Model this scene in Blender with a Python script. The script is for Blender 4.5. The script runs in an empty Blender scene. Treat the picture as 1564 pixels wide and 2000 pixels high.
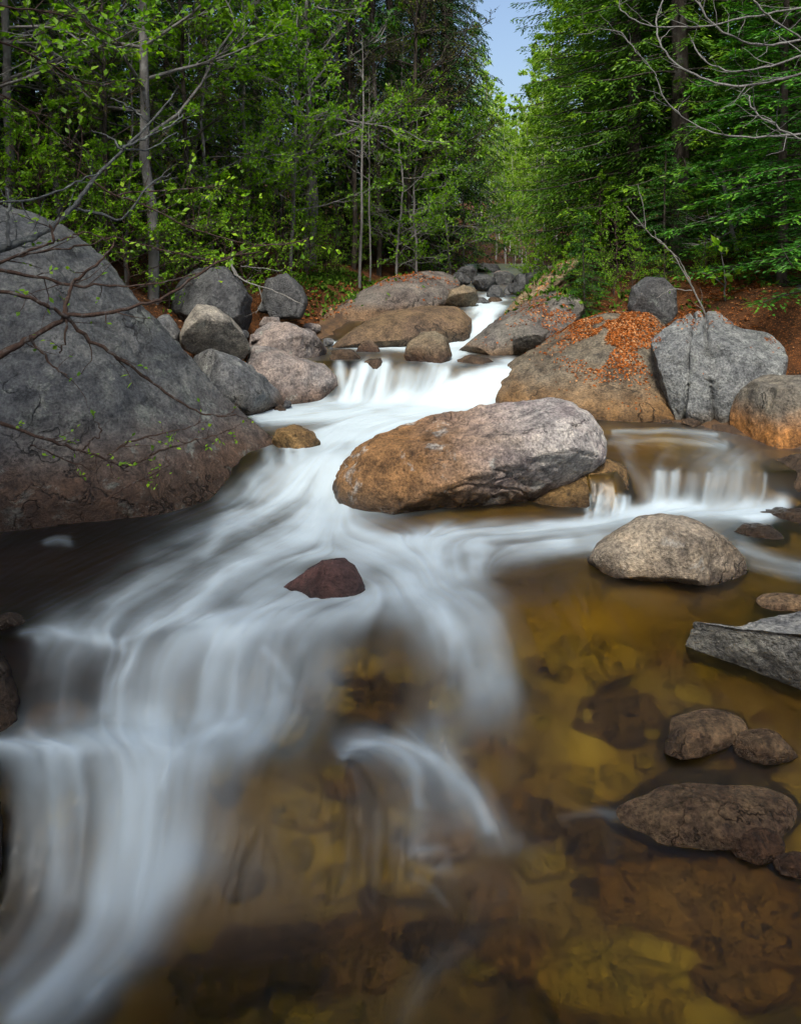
import bpy, bmesh, math, random
import numpy as np
from mathutils import Vector
from mathutils.bvhtree import BVHTree

R = math.radians
SC = bpy.context.scene
COL = SC.collection

# ------------------------------------------------------------------ camera
F, YH, CX, H = 1664.0, 470.0, 782.0, 1.8      # photograph: focal length, horizon row, centre column (px); eye height (m)
cam_d = bpy.data.cameras.new('camera')
cam = bpy.data.objects.new('camera', cam_d); COL.objects.link(cam)
cam.location = (0, 0, H); cam.rotation_euler = (R(90), 0, 0)
cam_d.sensor_fit = 'VERTICAL'; cam_d.sensor_height = 24.0
cam_d.lens = F/2000*24.0
cam_d.shift_y = -(1000-YH)/2000               # view camera with a dropped front: trunks stay upright
cam_d.clip_start = 0.05; cam_d.clip_end = 900
SC.camera = cam

# ------------------------------------------------------------------ sky and sun
SUN_EL, SUN_AZ = 51.0, 188.0                   # azimuth clockwise from upstream (+Y)
w = bpy.data.worlds.new('World'); SC.world = w; w.use_nodes = True
nt = w.node_tree; nt.nodes.clear()
sky = nt.nodes.new('ShaderNodeTexSky'); sky.sky_type = 'NISHITA'; sky.sun_disc = False
sky.sun_elevation = R(SUN_EL); sky.sun_rotation = R(SUN_AZ)
sky.air_density = 1.0; sky.dust_density = 4.5; sky.ozone_density = 1.6; sky.altitude = 100
bg = nt.nodes.new('ShaderNodeBackground'); bg.inputs['Strength'].default_value = 0.14
out = nt.nodes.new('ShaderNodeOutputWorld')
nt.links.new(sky.outputs[0], bg.inputs[0]); nt.links.new(bg.outputs[0], out.inputs[0])
sun_d = bpy.data.lights.new('sun', 'SUN'); sun_d.energy = 2.8; sun_d.angle = R(9); sun_d.color = (1.0, 0.95, 0.86)
sun = bpy.data.objects.new('sun', sun_d); COL.objects.link(sun)
sd = Vector((math.sin(R(SUN_AZ))*math.cos(R(SUN_EL)), math.cos(R(SUN_AZ))*math.cos(R(SUN_EL)), math.sin(R(SUN_EL))))
sun.rotation_euler = sd.to_track_quat('Z', 'Y').to_euler(); sun.location = sd*40
SC.view_settings.view_transform = 'Standard'; SC.view_settings.look = 'None'
SC.view_settings.gamma = 1.0; SC.view_settings.use_curve_mapping = False
SC.view_settings.exposure = 0.6
SC.render.engine = 'CYCLES'
SC.cycles.use_denoising = True; SC.cycles.use_adaptive_sampling = True; SC.cycles.adaptive_threshold = 0.035
SC.cycles.max_bounces = 5; SC.cycles.diffuse_bounces = 2; SC.cycles.glossy_bounces = 2
SC.cycles.transmission_bounces = 3; SC.cycles.transparent_max_bounces = 10
SC.cycles.caustics_reflective = False; SC.cycles.caustics_refractive = True
SC.cycles.sample_clamp_indirect = 4.0

# ------------------------------------------------------------------ helpers
def vnoise(P, seed=0):
    r = np.random.RandomState(seed); perm = r.permutation(256); vals = r.rand(256)*2-1
    P = np.asarray(P, float); i = np.floor(P).astype(int); f = P-i; f = f*f*(3-2*f)
    res = 0
    for dx in (0, 1):
        hx = perm[(i[:, 0]+dx) & 255]; wx = f[:, 0] if dx else 1-f[:, 0]
        for dy in (0, 1):
            hy = perm[(hx+i[:, 1]+dy) & 255]; wy = f[:, 1] if dy else 1-f[:, 1]
            for dz in (0, 1):
                hz = perm[(hy+i[:, 2]+dz) & 255]; wz = f[:, 2] if dz else 1-f[:, 2]
                res = res+vals[hz]*wx*wy*wz
    return res
def fbm(P, seed=0, octv=4, gain=0.5, lac=2.03):
    a, s, P = 1.0, 0, np.asarray(P, float)
    for o in range(octv):
        s = s+a*vnoise(P+13.7*o, seed+o); P = P*lac; a *= gain
    return s
def sst(x, a=0.0, b=1.0):
    t = np.clip((x-a)/(b-a), 0, 1); return t*t*(3-2*t)
def mesh_np(name, V, faces, smooth=True, attrs=None):
    """faces: int array (n,k)"""
    me = bpy.data.meshes.new(name); V = np.asarray(V, np.float32); faces = np.asarray(faces, np.int32)
    n, k = faces.shape
    me.vertices.add(len(V)); me.vertices.foreach_set('co', V.ravel())
    me.loops.add(n*k); me.loops.foreach_set('vertex_index', faces.ravel())
    me.polygons.add(n); me.polygons.foreach_set('loop_start', np.arange(0, n*k, k, dtype=np.int32))
    me.polygons.foreach_set('loop_total', np.full(n, k, np.int32))
    me.polygons.foreach_set('use_smooth', np.full(n, smooth, bool))
    for an, av in (attrs or {}).items():
        at = me.attributes.new(an, 'FLOAT', 'POINT'); at.data.foreach_set('value', np.asarray(av, np.float32))
    me.update(calc_edges=True); me.validate()
    return me
def link(name, me, mat=None, parent=None, loc=(0, 0, 0)):
    o = bpy.data.objects.new(name, me); COL.objects.link(o); o.location = loc
    if mat is not None and not me.materials: me.materials.append(mat)
    if parent is not None: o.parent = parent
    return o
def tag(o, label, cat, group=None):
    o['label'] = label; o['category'] = cat
    if group: o['group'] = group
    return o
def empty(name, loc, label, cat, group=None):
    o = bpy.data.objects.new(name, None); COL.objects.link(o); o.location = loc; o.empty_display_size = 0.2
    return tag(o, label, cat, group)
def copy_tree(root, loc, rotz, sc, label=None, group=None):
    r = root.copy(); COL.objects.link(r); r.location = loc; r.rotation_euler = (0, 0, rotz)
    r.scale = sc if hasattr(sc, '__len__') else (sc, sc, sc)
    if label: r['label'] = label
    if group: r['group'] = group
    for ch in root.children:
        c = ch.copy(); COL.objects.link(c); c.parent = r
    return r
def at(px, py, Y):                             # photo pixel at a known distance -> point
    return np.array([(px-CX)/F*Y, Y, H-(py-YH)/F*Y])

# node helpers
class NT:
    def __init__(s, name):
        s.m = bpy.data.materials.new(name); s.m.use_nodes = True; s.t = s.m.node_tree; s.t.nodes.clear()
        s.out = s.n('ShaderNodeOutputMaterial')
    def n(s, typ, **kw):
        nd = s.t.nodes.new(typ)
        for k, v in kw.items(): setattr(nd, k, v)
        return nd
    def l(s, a, b): s.t.links.new(a, b)
    def val(s, sock, v):
        if hasattr(v, 'is_linked') or hasattr(v, 'links'): s.l(v, sock)
        else: sock.default_value = v
    def noise(s, vec, scale, detail=4, rough=0.55, dist=0.0):
        nd = s.n('ShaderNodeTexNoise'); nd.inputs['Scale'].default_value = scale
        nd.inputs['Detail'].default_value = detail; nd.inputs['Roughness'].default_value = rough
        nd.inputs['Distortion'].default_value = dist
        if vec is not None: s.l(vec, nd.inputs['Vector'])
        return nd.outputs['Fac']
    def mapr(s, x, a, b, c=0.0, d=1.0, smooth=True):
        nd = s.n('ShaderNodeMapRange'); nd.interpolation_type = 'SMOOTHSTEP' if smooth else 'LINEAR'
        s.l(x, nd.inputs[0]); 
        for i, v in enumerate((a, b, c, d)): s.val(nd.inputs[1+i], v)
        return nd.outputs[0]
    def math(s, op, a, b=0.0):
        nd = s.n('ShaderNodeMath', operation=op); s.val(nd.inputs[0], a); s.val(nd.inputs[1], b); return nd.outputs[0]
    def mix(s, f, a, b, blend='MIX'):
        nd = s.n('ShaderNodeMix', data_type='RGBA', blend_type=blend)
        s.val(nd.inputs[0], f)
        for sock, v in ((nd.inputs[6], a), (nd.inputs[7], b)):
            s.val(sock, (*v, 1) if isinstance(v, tuple) and len(v) == 3 else v)
        return nd.outputs[2]
    def ramp(s, x, stops):
        nd = s.n('ShaderNodeValToRGB'); s.l(x, nd.inputs[0]); e = nd.color_ramp.elements
        while len(e) > 1: e.remove(e[-1])
        e[0].position = stops[0][0]; e[0].color = (*stops[0][1], 1)
        for p, c in stops[1:]:
            q = e.new(p); q.color = (*c, 1)
        return nd.outputs[0]
    def scalev(s, vec, sx, sy, sz):
        nd = s.n('ShaderNodeMapping'); s.l(vec, nd.inputs[0]); nd.inputs['Scale'].default_value = (sx, sy, sz); return nd.outputs[0]
    def bump(s, h, strength, dist, nrm=None):
        nd = s.n('ShaderNodeBump'); nd.inputs['Strength'].default_value = strength; nd.inputs['Distance'].default_value = dist
        s.l(h, nd.inputs['Height'])
        if nrm is not None: s.l(nrm, nd.inputs['Normal'])
        return nd.outputs[0]
    def attr(s, name):
        return s.n('ShaderNodeAttribute', attribute_name=name)
    def surf(s, sh): s.l(sh, s.out.inputs['Surface']); return s.m

def rock_mat(name, c1, c2, stain=None, sz=(0.0, 0.3), wet=(0.0, 0.05), lichen=0.0, lich_col=(0.33, 0.36, 0.32),
             streak=0.0, speck=0.55, side=None, scale=1.0):
    """granite: two-tone patches, grain, optional iron stain band (world z sz), wet foot (world z wet), lichen, dark streaks"""
    t = NT(name); tc = t.n('ShaderNodeTexCoord'); P = tc.outputs['Object']
    geo = t.n('ShaderNodeNewGeometry'); sep = t.n('ShaderNodeSeparateXYZ'); t.l(geo.outputs['Position'], sep.inputs[0])
    patch = t.noise(P, 2.2*scale, 7, 0.62, 0.6)
    col = t.mix(t.mapr(patch, 0.36, 0.64), c1, c2)
    if side is not None:                        # a mineral tint across the rock along local x
        so = t.n('ShaderNodeSeparateXYZ'); t.l(P, so.inputs[0])
        fx = t.math('ADD', so.outputs['X'], t.math('MULTIPLY', t.math('SUBTRACT', patch, 0.5), 1.1))
        col = t.mix(t.mapr(fx, side[1], side[2]), side[0], col)
    if stain is not None:
        zn = t.math('ADD', sep.outputs['Z'], t.math('MULTIPLY', t.math('SUBTRACT', t.noise(P, 3.5*scale, 5, 0.6), 0.5), 0.5*(sz[1]-sz[0])+0.1))
        col = t.mix(t.math('MULTIPLY', t.mapr(zn, sz[0], sz[1], 1.0, 0.0), 0.9), col, stain)
    if lichen > 0:
        ln = t.noise(P, 5.0*scale, 8, 0.7, 0.4)
        col = t.mix(t.math('MULTIPLY', t.mapr(ln, 0.62-0.12*lichen, 0.70-0.1*lichen), 0.75), col, lich_col)
    g1 = t.noise(P, 55, 3, 0.65); g2 = t.noise(P, 130, 2, 0.6); vo = t.n('ShaderNodeTexVoronoi'); vo.feature = 'DISTANCE_TO_EDGE'; vo.inputs['Scale'].default_value = 1.7*scale
    wv = t.n('ShaderNodeVectorMath', operation='ADD'); t.l(P, wv.inputs[0]); wn = t.n('ShaderNodeTexNoise'); wn.inputs['Scale'].default_value = 3.0*scale; wn.inputs['Detail'].default_value = 5; t.l(P, wn.inputs['Vector']); t.l(wn.outputs['Color'], wv.inputs[1]); t.l(wv.outputs[0], vo.inputs['Vector'])
    frac = t.math('MULTIPLY', t.mapr(vo.outputs['Distance'], 0.0, 0.022, 1.0, 0.0), t.mapr(t.noise(P, 1.3*scale, 3), .47, .60))
    g3 = t.noise(P, 17*scale, 6, 0.7)
    col = t.mix(1.0, col, t.ramp(g1, [(0.30, (1-speck,)*3), (0.5, (1.0, 1.0, 1.0)), (0.70, (1+speck*0.9, 1+speck*0.85, 1+speck*0.8))]), 'MULTIPLY')
    col = t.mix(1.0, col, t.ramp(g3, [(0.30, (0.55, 0.55, 0.56)), (0.5, (1.0, 1.0, 1.0)), (0.72, (1.25, 1.24, 1.2))]), 'MULTIPLY')
    g4 = t.noise(P, 6.5*scale, 7, 0.72, 0.3)
    col = t.mix(1.0, col, t.ramp(g4, [(0.32, (0.35, 0.35, 0.37)), (0.5, (1.0, 1.0, 1.0)), (0.68, (1.55, 1.52, 1.46))]), 'MULTIPLY')
    blot = t.noise(P, 11*scale, 5, 0.75, 0.2)
    col = t.mix(t.math('MULTIPLY', t.mapr(blot, 0.63, 0.68), 0.7), col, (0.025, 0.025, 0.027))
    col = t.mix(t.math('MULTIPLY', frac, .75), col, (0.022, 0.021, 0.02))
    if streak > 0:
        sn = t.noise(t.scalev(P, 2.2, 2.2, 9.0), 1.6*scale, 6, 0.72, 0.8)
        col = t.mix(t.math('MULTIPLY', t.mapr(sn, 0.60, 0.67), streak), col, (0.02, 0.02, 0.022))
    if True:
        wz = t.math('ADD', sep.outputs['Z'], t.math('MULTIPLY', t.math('SUBTRACT', t.noise(P, 6, 4), 0.5), 0.10))
        wf = t.mapr(wz, wet[0]+0.01, wet[1]+0.03, 1.0, 0.0)
        col = t.mix(t.math('MULTIPLY', wf, 0.62), col, (0.02, 0.013, 0.009))
        rough = t.mapr(wf, 0, 1, 0.72, 0.22, False)
    h = t.math('ADD', t.math('ADD', t.math('MULTIPLY', g4, 1.2), t.math('MULTIPLY', g3, 1.0)), t.math('ADD', t.math('MULTIPLY', g1, 0.4), t.math('MULTIPLY', g2, 0.12)))
    h = t.math('SUBTRACT', h, t.math('MULTIPLY', frac, .7))
    b = t.bump(h, 0.9, 0.04)
    p = t.n('ShaderNodeBsdfPrincipled'); t.l(col, p.inputs['Base Color']); t.l(rough, p.inputs['Roughness']); t.l(b, p.inputs['Normal'])
    p.inputs['Specular IOR Level'].default_value = 0.35
    return t.surf(p.outputs[0])

# ------------------------------------------------------------------ the stream: levels as steps across the flow
def ip(x, xs, ys): return np.interp(x, xs, ys)
def W(X, Y):
    """water level"""
    X = np.asarray(X, float); Y = np.asarray(Y, float); z = np.full(np.broadcast(X, Y).shape, -0.56)
    def step(drop, xs, g, wd):
        gg = ip(X, xs, g); ww = ip(X, xs, wd)
        return drop*sst((Y-gg)/ww+0.5)
    z = z+step(0.36, [-1.5, -0.5, -0.1, 0.35, 0.9, 2], [3.05, 3.05, 3.14, 3.10, 3.1, 3.1], [.62, .60, .60, .75, 1.6, 1.9])
    z = z+step(0.20, [-2, -1, -.5, -.15, .2, .8], [3.68, 3.70, 3.82, 3.88, 3.75, 3.65], [.42, .42, .48, .6, .8, 1.3])
    z = z+step(0.19, [-.9, -.2, .6, 1.14, 1.28, 1.45, 1.62, 1.80, 2.6], [6.20, 6.15, 6.2, 6.28, 5.76, 5.72, 5.98, 5.85, 5.85], [.66, .6, .4, .2, .2, .2, .55, .26, .26])
    z = z+step(0.34, [-.8, 0, .5, 1.05], [8.75, 8.68, 8.45, 8.25], [.5, .55, .6, .55])
    z = z+step(0.37, [0, 1], [10.95, 10.95], [1.7, 1.7])
    z = z+0.022*np.maximum(Y-12.4, 0)
    return z
def Lx(Y): return ip(Y, [0, 2, 4, 5, 5.8, 6.5, 8, 9, 10, 11, 12, 12.6, 14, 20, 40, 100], [-1.9, -1.9, -2.3, -2.5, -1.7, -1.35, -1.25, -1.0, -1.0, -.4, .4, .8, 1.0, 1.6, 4.5, 13])
def Rx(Y): return ip(Y, [0, 2, 4, 5.65, 6.2, 7.4, 8, 8.5, 9, 10, 11, 12, 14, 20, 40, 100], [2.6, 2.6, 3.2, 3.4, 3.0, 2.5, 1.8, 1.25, 1.25, .95, 1.15, 1.7, 2.3, 3.2, 6.6, 16])
def dbank(X, Y): return np.maximum(Lx(Y)-X, X-Rx(Y))
def depth(X, Y):
    def blob(cx, cy, rx, ry, d): return d*np.exp(-((X-cx)/rx)**2-((Y-cy)/ry)**2)
    d = 0.10+blob(-1.0, 4.9, 1.1, .7, .40)+blob(-1.9, 4.9, .9, 1.2, .9)+blob(.85, 4.25, .7, .45, .20)+blob(.2, 5.1, 1.0, .35, .2)  # left pool deepened further so its tint adds to the boulder's shadow
    d = d+blob(1.8, 6.7, .7, .5, .22)+blob(-.6, 7.5, .8, .6, .25)+blob(0, 9.5, .8, .35, .25)+blob(.3, 2.3, 1.2, .4, .10)
    return d
def ground(X, Y):
    X = np.asarray(X, float); Y = np.asarray(Y, float)
    d = dbank(X, Y); left = (Lx(Y)-X) > (X-Rx(Y))
    rl = ip(Y, [0, 5, 8.5, 11, 13, 17, 60], [1.3, 1.2, .95, .55, .30, .30, 1.0]); rr = ip(Y, [0, 6, 8, 9, 12, 16, 60], [.9, .8, .75, .70, .85, .9, 1.2])
    rise = np.where(left, rl, rr); wd = np.where(left, 2.2, 2.6)
    wl = W(np.clip(X, Lx(Y), Rx(Y)), Y)
    g = wl-0.6+(0.6+rise)*sst(d, -0.35, wd)+0.075*np.maximum(d-2.0, 0)+0.20*np.maximum(d-9.0, 0)+0.02*np.maximum(Y-55, 0)
    P = np.stack([X.ravel(), Y.ravel(), 0*X.ravel()], 1)
    n = (fbm(P*0.8, 5, 4)*0.10+fbm(P*3.1, 9, 3)*0.03).reshape(X.shape)
    return g+n*sst(d, -0.2, 0.8)
def p2w(px, py, z_off=0.0):
    """photo pixel -> where its ray meets the water surface"""
    ys = np.arange(1.6, 16, 0.01); xs = (px-CX)/F*ys; zr = H-(py-YH)/F*ys
    hit = np.nonzero(zr < W(xs, ys)+z_off)[0]
    i = hit[0] if len(hit) else len(ys)-1
    return np.array([xs[i], ys[i], zr[i]])
def grid(xs, ys):
    X, Y = np.meshgrid(xs, ys); nx, ny = len(xs), len(ys)
    idx = np.arange(nx*ny).reshape(ny, nx)
    q = np.stack([idx[:-1, :-1], idx[:-1, 1:], idx[1:, 1:], idx[1:, :-1]], -1).reshape(-1, 4)
    return X, Y, q
def trim(V, q, keep, attrs):
    fk = keep[q].any(1); q = q[fk]; used = np.unique(q); mp = np.full(len(V), -1); mp[used] = np.arange(len(used))
    return V[used], mp[q], {k: v[used] for k, v in attrs.items()}

# ---- ground: one sheet out to the horizon
def ground_mat():
    t = NT('forest_floor'); tc = t.n('ShaderNodeTexCoord'); P = tc.outputs['Object']
    a = t.noise(P, 1.3, 6, 0.65); b = t.noise(P, 14, 6, 0.75); c = t.noise(P, 60, 3, 0.7)
    col = t.mix(t.mapr(a, 0.4, 0.65), (0.055, 0.028, 0.014), (0.12, 0.048, 0.018))
    col = t.mix(t.mapr(b, 0.5, 0.68), col, (0.022, 0.016, 0.011))
    col = t.mix(t.mapr(c, 0.52, 0.66), col, (0.27, 0.10, 0.03))
    col = t.mix(t.math('MULTIPLY', t.mapr(t.noise(P, 0.9, 5, 0.6, 0.5), 0.56, 0.66), 0.7), col, (0.03, 0.05, 0.012))
    p = t.n('ShaderNodeBsdfPrincipled'); t.l(col, p.inputs['Base Color']); p.inputs['Roughness'].default_value = 0.9
    t.l(t.bump(t.math('ADD', b, t.math('MULTIPLY', c, 0.4)), 0.9, 0.06), p.inputs['Normal'])
    p.inputs['Specular IOR Level'].default_value = 0.15
    return t.surf(p.outputs[0])
xs = np.concatenate([np.linspace(-260, -16, 40), np.arange(-15.6, 15.7, 0.14), np.linspace(16, 260, 40)])
ys = np.concatenate([np.linspace(-220, -6, 30), np.arange(-5.6, 30, 0.14), np.linspace(30.5, 420, 60)])
X, Y, q = grid(xs, ys)
Z = ground(X, Y)
GR_MAT = ground_mat()
o = link('ground', mesh_np('ground', np.stack([X, Y, Z], -1).reshape(-1, 3), q), GR_MAT); o['kind'] = 'structure'

# ---- stream bed
def bed_mat():
    t = NT('stream_bed'); tc = t.n('ShaderNodeTexCoord'); P = tc.outputs['Object']
    a = t.noise(P, 1.7, 5, 0.55, 0.7); b = t.noise(P, 7, 5, 0.6, 0.5); c = t.noise(P, 40, 4, 0.7)
    col = t.ramp(a, [(0.36, (0.03, 0.018, 0.009)), (0.46, (0.12, 0.065, 0.02)), (0.55, (0.22, 0.13, 0.03)), (0.66, (0.08, 0.04, 0.016))])
    col = t.mix(t.mapr(b, 0.52, 0.72), col, (0.07, 0.035, 0.02))
    col = t.mix(t.math('MULTIPLY', t.mapr(c, 0.5, 0.75), 0.4), col, (0.35, 0.27, 0.10))
    col = t.mix(t.math('MULTIPLY', t.attr('sand').outputs['Fac'], t.mapr(b, .30, .58)), col, (0.50, 0.34, 0.05))
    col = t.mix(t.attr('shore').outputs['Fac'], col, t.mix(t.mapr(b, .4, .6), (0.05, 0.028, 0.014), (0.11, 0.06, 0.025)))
    p = t.n('ShaderNodeBsdfPrincipled'); t.l(col, p.inputs['Base Color']); p.inputs['Roughness'].default_value = 0.8
    t.l(t.bump(t.math('ADD', b, t.math('MULTIPLY', c, 0.3)), 0.7, 0.05), p.inputs['Normal'])
    return t.surf(p.outputs[0])
def bedz(X, Y):
    P = np.stack([X.ravel(), Y.ravel(), 0*X.ravel()], 1)
    n = (fbm(P*2.2, 21, 4)*0.06+np.abs(fbm(P*5.0, 33, 2))*0.03).reshape(X.shape)
    return W(X, Y)-depth(X, Y)-0.02+n+np.maximum(dbank(X, Y)+0.15, 0)*0.25
def sand(X, Y):
    s = 0
    for px, py, r in ((1080, 1230, .26), (1180, 1290, .24), (1010, 1200, .2), (1150, 1480, .13), (1240, 1930, .16), (1350, 1960, .14), (650, 1700, .09), (600, 1590, .12), (690, 1320, .12), (560, 1470, .08), (1060, 1700, .07), (1550, 1600, .12), (1300, 870, .35), (1180, 1180, .2), (860, 1010, .2), (780, 1620, .08)):
        p = p2w(px, py, -.1); s = s+np.exp(-((X-p[0])**2+(Y-p[1])**2)/r**2)
    return np.clip(s, 0, 1)
xs = np.arange(-3.2, 4.2, 0.035); ys = np.concatenate([np.arange(1.2, 7, 0.035), np.arange(7, 24, 0.08)])
X, Y, q = grid(xs, ys); Z = bedz(X, Y)
V = np.stack([X, Y, Z], -1).reshape(-1, 3)
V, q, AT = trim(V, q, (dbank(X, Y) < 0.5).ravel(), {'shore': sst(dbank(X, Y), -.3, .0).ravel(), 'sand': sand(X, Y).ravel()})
BED_MAT = bed_mat()
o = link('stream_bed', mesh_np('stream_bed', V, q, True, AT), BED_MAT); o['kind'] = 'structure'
# ------------------------------------------------------------------ rocks
_ico = {}
def ico(n):
    if n not in _ico:
        b = bmesh.new(); bmesh.ops.create_icosphere(b, subdivisions=n, radius=1.0)
        b.verts.ensure_lookup_table()
        _ico[n] = (np.array([v.co[:] for v in b.verts]), np.array([[v.index for v in f.verts] for f in b.faces])); b.free()
    return _ico[n]
ROCKS = []
def rock(name, label, mat, outl, Yc, df, db=None, lean=0.0, sub=5, e=(0.75, 0.85), rough=0.07, facets=5, cuts=(), grooves=(), seed=0, group=None, fine=0.012, cracks=0.0, cdir=(2.0, 2.0, 9.0)):
    """boulder whose outline, seen from the bank, is the polygon outl (photo px) at distance Yc; df / db are its
    thickness (m) towards and away from the viewer; lean pushes the upper part back."""
    db = df*1.2 if db is None else db
    S, faces = ico(sub)
    pc = np.mean(np.array(outl, float), 0); c = at(pc[0], pc[1], Yc)
    vv = c-np.array([0, 0, H]); vv /= np.linalg.norm(vv)
    rt = np.cross(vv, [0, 0, 1]); rt /= np.linalg.norm(rt); up = np.cross(rt, vv)
    loc = []
    for x, y in outl:
        d = np.array([(x-CX)/F, 1, -(y-YH)/F]); tt = np.dot(c-np.array([0, 0, H]), vv)/np.dot(d, vv)
        p = np.array([0, 0, H])+d*tt-c; loc.append((p@rt, p@up))
    loc = np.array(loc)
    # radius by angle
    seg = []
    n = len(loc)
    for k in range(n):
        a, b = loc[k], loc[(k+1) % n]
        for s in np.linspace(0, 1, 12, endpoint=False): seg.append(a+(b-a)*s)
    seg = np.array(seg); th = np.arctan2(seg[:, 1], seg[:, 0]); rr = np.hypot(seg[:, 0], seg[:, 1]); od = np.argsort(th); th, rr = th[od], rr[od]
    tg = np.linspace(-np.pi, np.pi, 361); rgd = np.interp(tg, th, rr, period=2*np.pi)
    ker = np.ones(7)/7; rgd = np.convolve(np.concatenate([rgd[-7:-1], rgd, rgd[1:7]]), ker, 'same')[6:-6]
    a, b, cc = S[:, 0], S[:, 2], S[:, 1]        # local right, up, away
    rho = np.hypot(a, b); t_ = np.arctan2(b, a); rad = np.interp(t_, tg, rgd)
    k = rho**e[0]
    u = rad*k*np.cos(t_); v = rad*k*np.sin(t_)
    dd = np.sign(cc)*np.abs(cc)**e[1]; w_ = np.where(dd < 0, dd*df, dd*db)+lean*v
    L = np.stack([u, w_, v], 1)
    size = float(np.mean(rr))
    rs = np.random.RandomState(seed+len(ROCKS)*7+1)
    for f_ in range(facets):
        nrm = rs.randn(3); nrm[1] = -abs(nrm[1])*1.2; nrm /= np.linalg.norm(nrm)
        d = L@nrm; h = d.max()*rs.uniform(0.62, 0.88); over = d-h
        L = L-np.outer(np.where(over > 0, over*0.93, 0), nrm)
    for nrm, fr in cuts:
        nrm = np.array(nrm, float); nrm /= np.linalg.norm(nrm); d = L@nrm; h = d.max()*fr; over = d-h
        L = L-np.outer(np.where(over > 0, over*0.94, 0), nrm)
    rad_dir = L/(np.linalg.norm(L, axis=1)[:, None]+1e-9)
    P = L/size+seed*3.1+len(ROCKS)*5.3
    amp = fbm(P*1.6, 11, 3)*rough*size+fbm(P*5, 17, 3)*rough*0.35*size-np.maximum(0.12-np.abs(fbm(P*2.1+9, 29, 3)), 0)*rough*2.2*size+fbm(L*14+seed, 23, 2)*fine*min(size*1.5, 1.0)
    if cracks:
        cn = fbm(L*np.array(cdir)*.8+seed+.25*L[:, :1], 61, 3); amp = amp-cracks*np.maximum(0, 1-np.abs(cn)/.09)*(vnoise(L*2.2+4, 62) > -.05)
    for axis_u, wdt, dp_, slant in grooves:
        gx = L[:, 0]-axis_u-slant*L[:, 2]+0.02*vnoise(L*5, 3); amp = amp-dp_*np.exp(-(gx/wdt)**2)
    L = L+rad_dir*amp[:, None]
    Wd = c+L[:, :1]*rt+L[:, 1:2]*vv+L[:, 2:]*up
    base = np.array([c[0], c[1], Wd[:, 2].min()])
    me = mesh_np(name, Wd-base, faces)
    o = link(name, me, mat, loc=tuple(base)); tag(o, label, 'rock' if 'stone' not in name else 'stone', group)
    ROCKS.append((o, Wd, faces)); return o

GREY = (0.15, 0.155, 0.16); DGREY = (0.075, 0.078, 0.082); LGREY = (0.27, 0.265, 0.25); BROWN = (0.14, 0.085, 0.045); OCHRE = (0.26, 0.13, 0.035); PURP = (0.10, 0.075, 0.075)
M_left = rock_mat('rock_left', (0.088, 0.096, 0.104), (0.150, 0.158, 0.156), stain=(0.095, 0.052, 0.03), sz=(0.10, 0.70), wet=(0.02, 0.26), lichen=0.6, lich_col=(0.20, 0.22, 0.20), speck=.45)  # wet foot raised to serve also as the shadow under the boulder
M_dark = rock_mat('rock_dark', DGREY, (0.10, 0.105, 0.11), wet=(-5, -4.9), lichen=0.3, lich_col=(0.15, 0.17, 0.16))
M_perch = rock_mat('rock_perch', (0.32, 0.295, 0.25), (0.23, 0.22, 0.20), wet=(-5, -4.9), lichen=0.3)
M_grey = rock_mat('rock_grey', (0.15, 0.16, 0.17), (0.20, 0.205, 0.20), stain=BROWN, sz=(0.18, 0.36), wet=(0.18, 0.24), lichen=0.3)
M_pink = rock_mat('rock_pink', (0.31, 0.255, 0.225), (0.24, 0.225, 0.22), stain=(0.15, 0.09, 0.06), sz=(0.18, 0.42), wet=(0.18, 0.23), lichen=0.2)
M_hero = rock_mat('rock_hero', (0.42, 0.40, 0.38), (0.27, 0.23, 0.23), stain=(0.17, 0.105, 0.055), sz=(0.0, 0.22), wet=(0.0, 0.10), lichen=0.45, lich_col=(0.46, 0.46, 0.43), streak=0.75, side=((0.27, 0.145, 0.06), -0.55, 0.45))
M_shelf = rock_mat('rock_shelf', (0.24, 0.15, 0.06), (0.15, 0.09, 0.04), wet=(0.0, 0.10), streak=.5)
M_round = rock_mat('rock_round', (0.20, 0.155, 0.10), (0.16, 0.14, 0.10), stain=(0.08, 0.035, 0.02), sz=(0.5, 0.78), wet=(0.5, 0.6))
M_slab = rock_mat('rock_slab', (0.15, 0.135, 0.12), (0.105, 0.085, 0.075), stain=(0.16, 0.10, 0.055), sz=(0.85, 1.0), wet=(-5, -4), scale=.8)
M_slab2 = rock_mat('rock_slab2', (0.17, 0.115, 0.065), (0.11, 0.075, 0.05), wet=(0.5, 0.58), streak=.3, scale=.8)
M_ridge = rock_mat('rock_ridge', (0.16, 0.15, 0.13), (0.11, 0.10, 0.095), stain=(0.19, 0.12, 0.06), sz=(0.5, 0.72), wet=(.5, .55), streak=.4)
M_ridge2 = rock_mat('rock_ridge2', (0.26, 0.20, 0.12), (0.15, 0.11, 0.075), wet=(-5, -4))
M_slope = rock_mat('rock_slope', (0.17, 0.15, 0.115), (0.12, 0.095, 0.065), stain=(0.22, 0.115, 0.035), sz=(0.12, 0.62), wet=(0.15, 0.26), scale=.9)
M_block = rock_mat('rock_block', (0.21, 0.225, 0.225), (0.155, 0.165, 0.17), stain=(0.17, 0.14, 0.10), sz=(0.15, 0.35), wet=(-5, -4.9), lichen=0.4, lich_col=(0.27, 0.30, 0.27), speck=.7)
M_orange = rock_mat('rock_orange', (0.19, 0.17, 0.135), (0.155, 0.145, 0.125), stain=(0.33, 0.14, 0.03), sz=(0.25, 0.52), wet=(0.12, 0.2), lichen=.2)
M_ledge = rock_mat('rock_ledge', (0.085, 0.055, 0.033), (0.055, 0.04, 0.03), wet=(0.0, 0.12))
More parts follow.
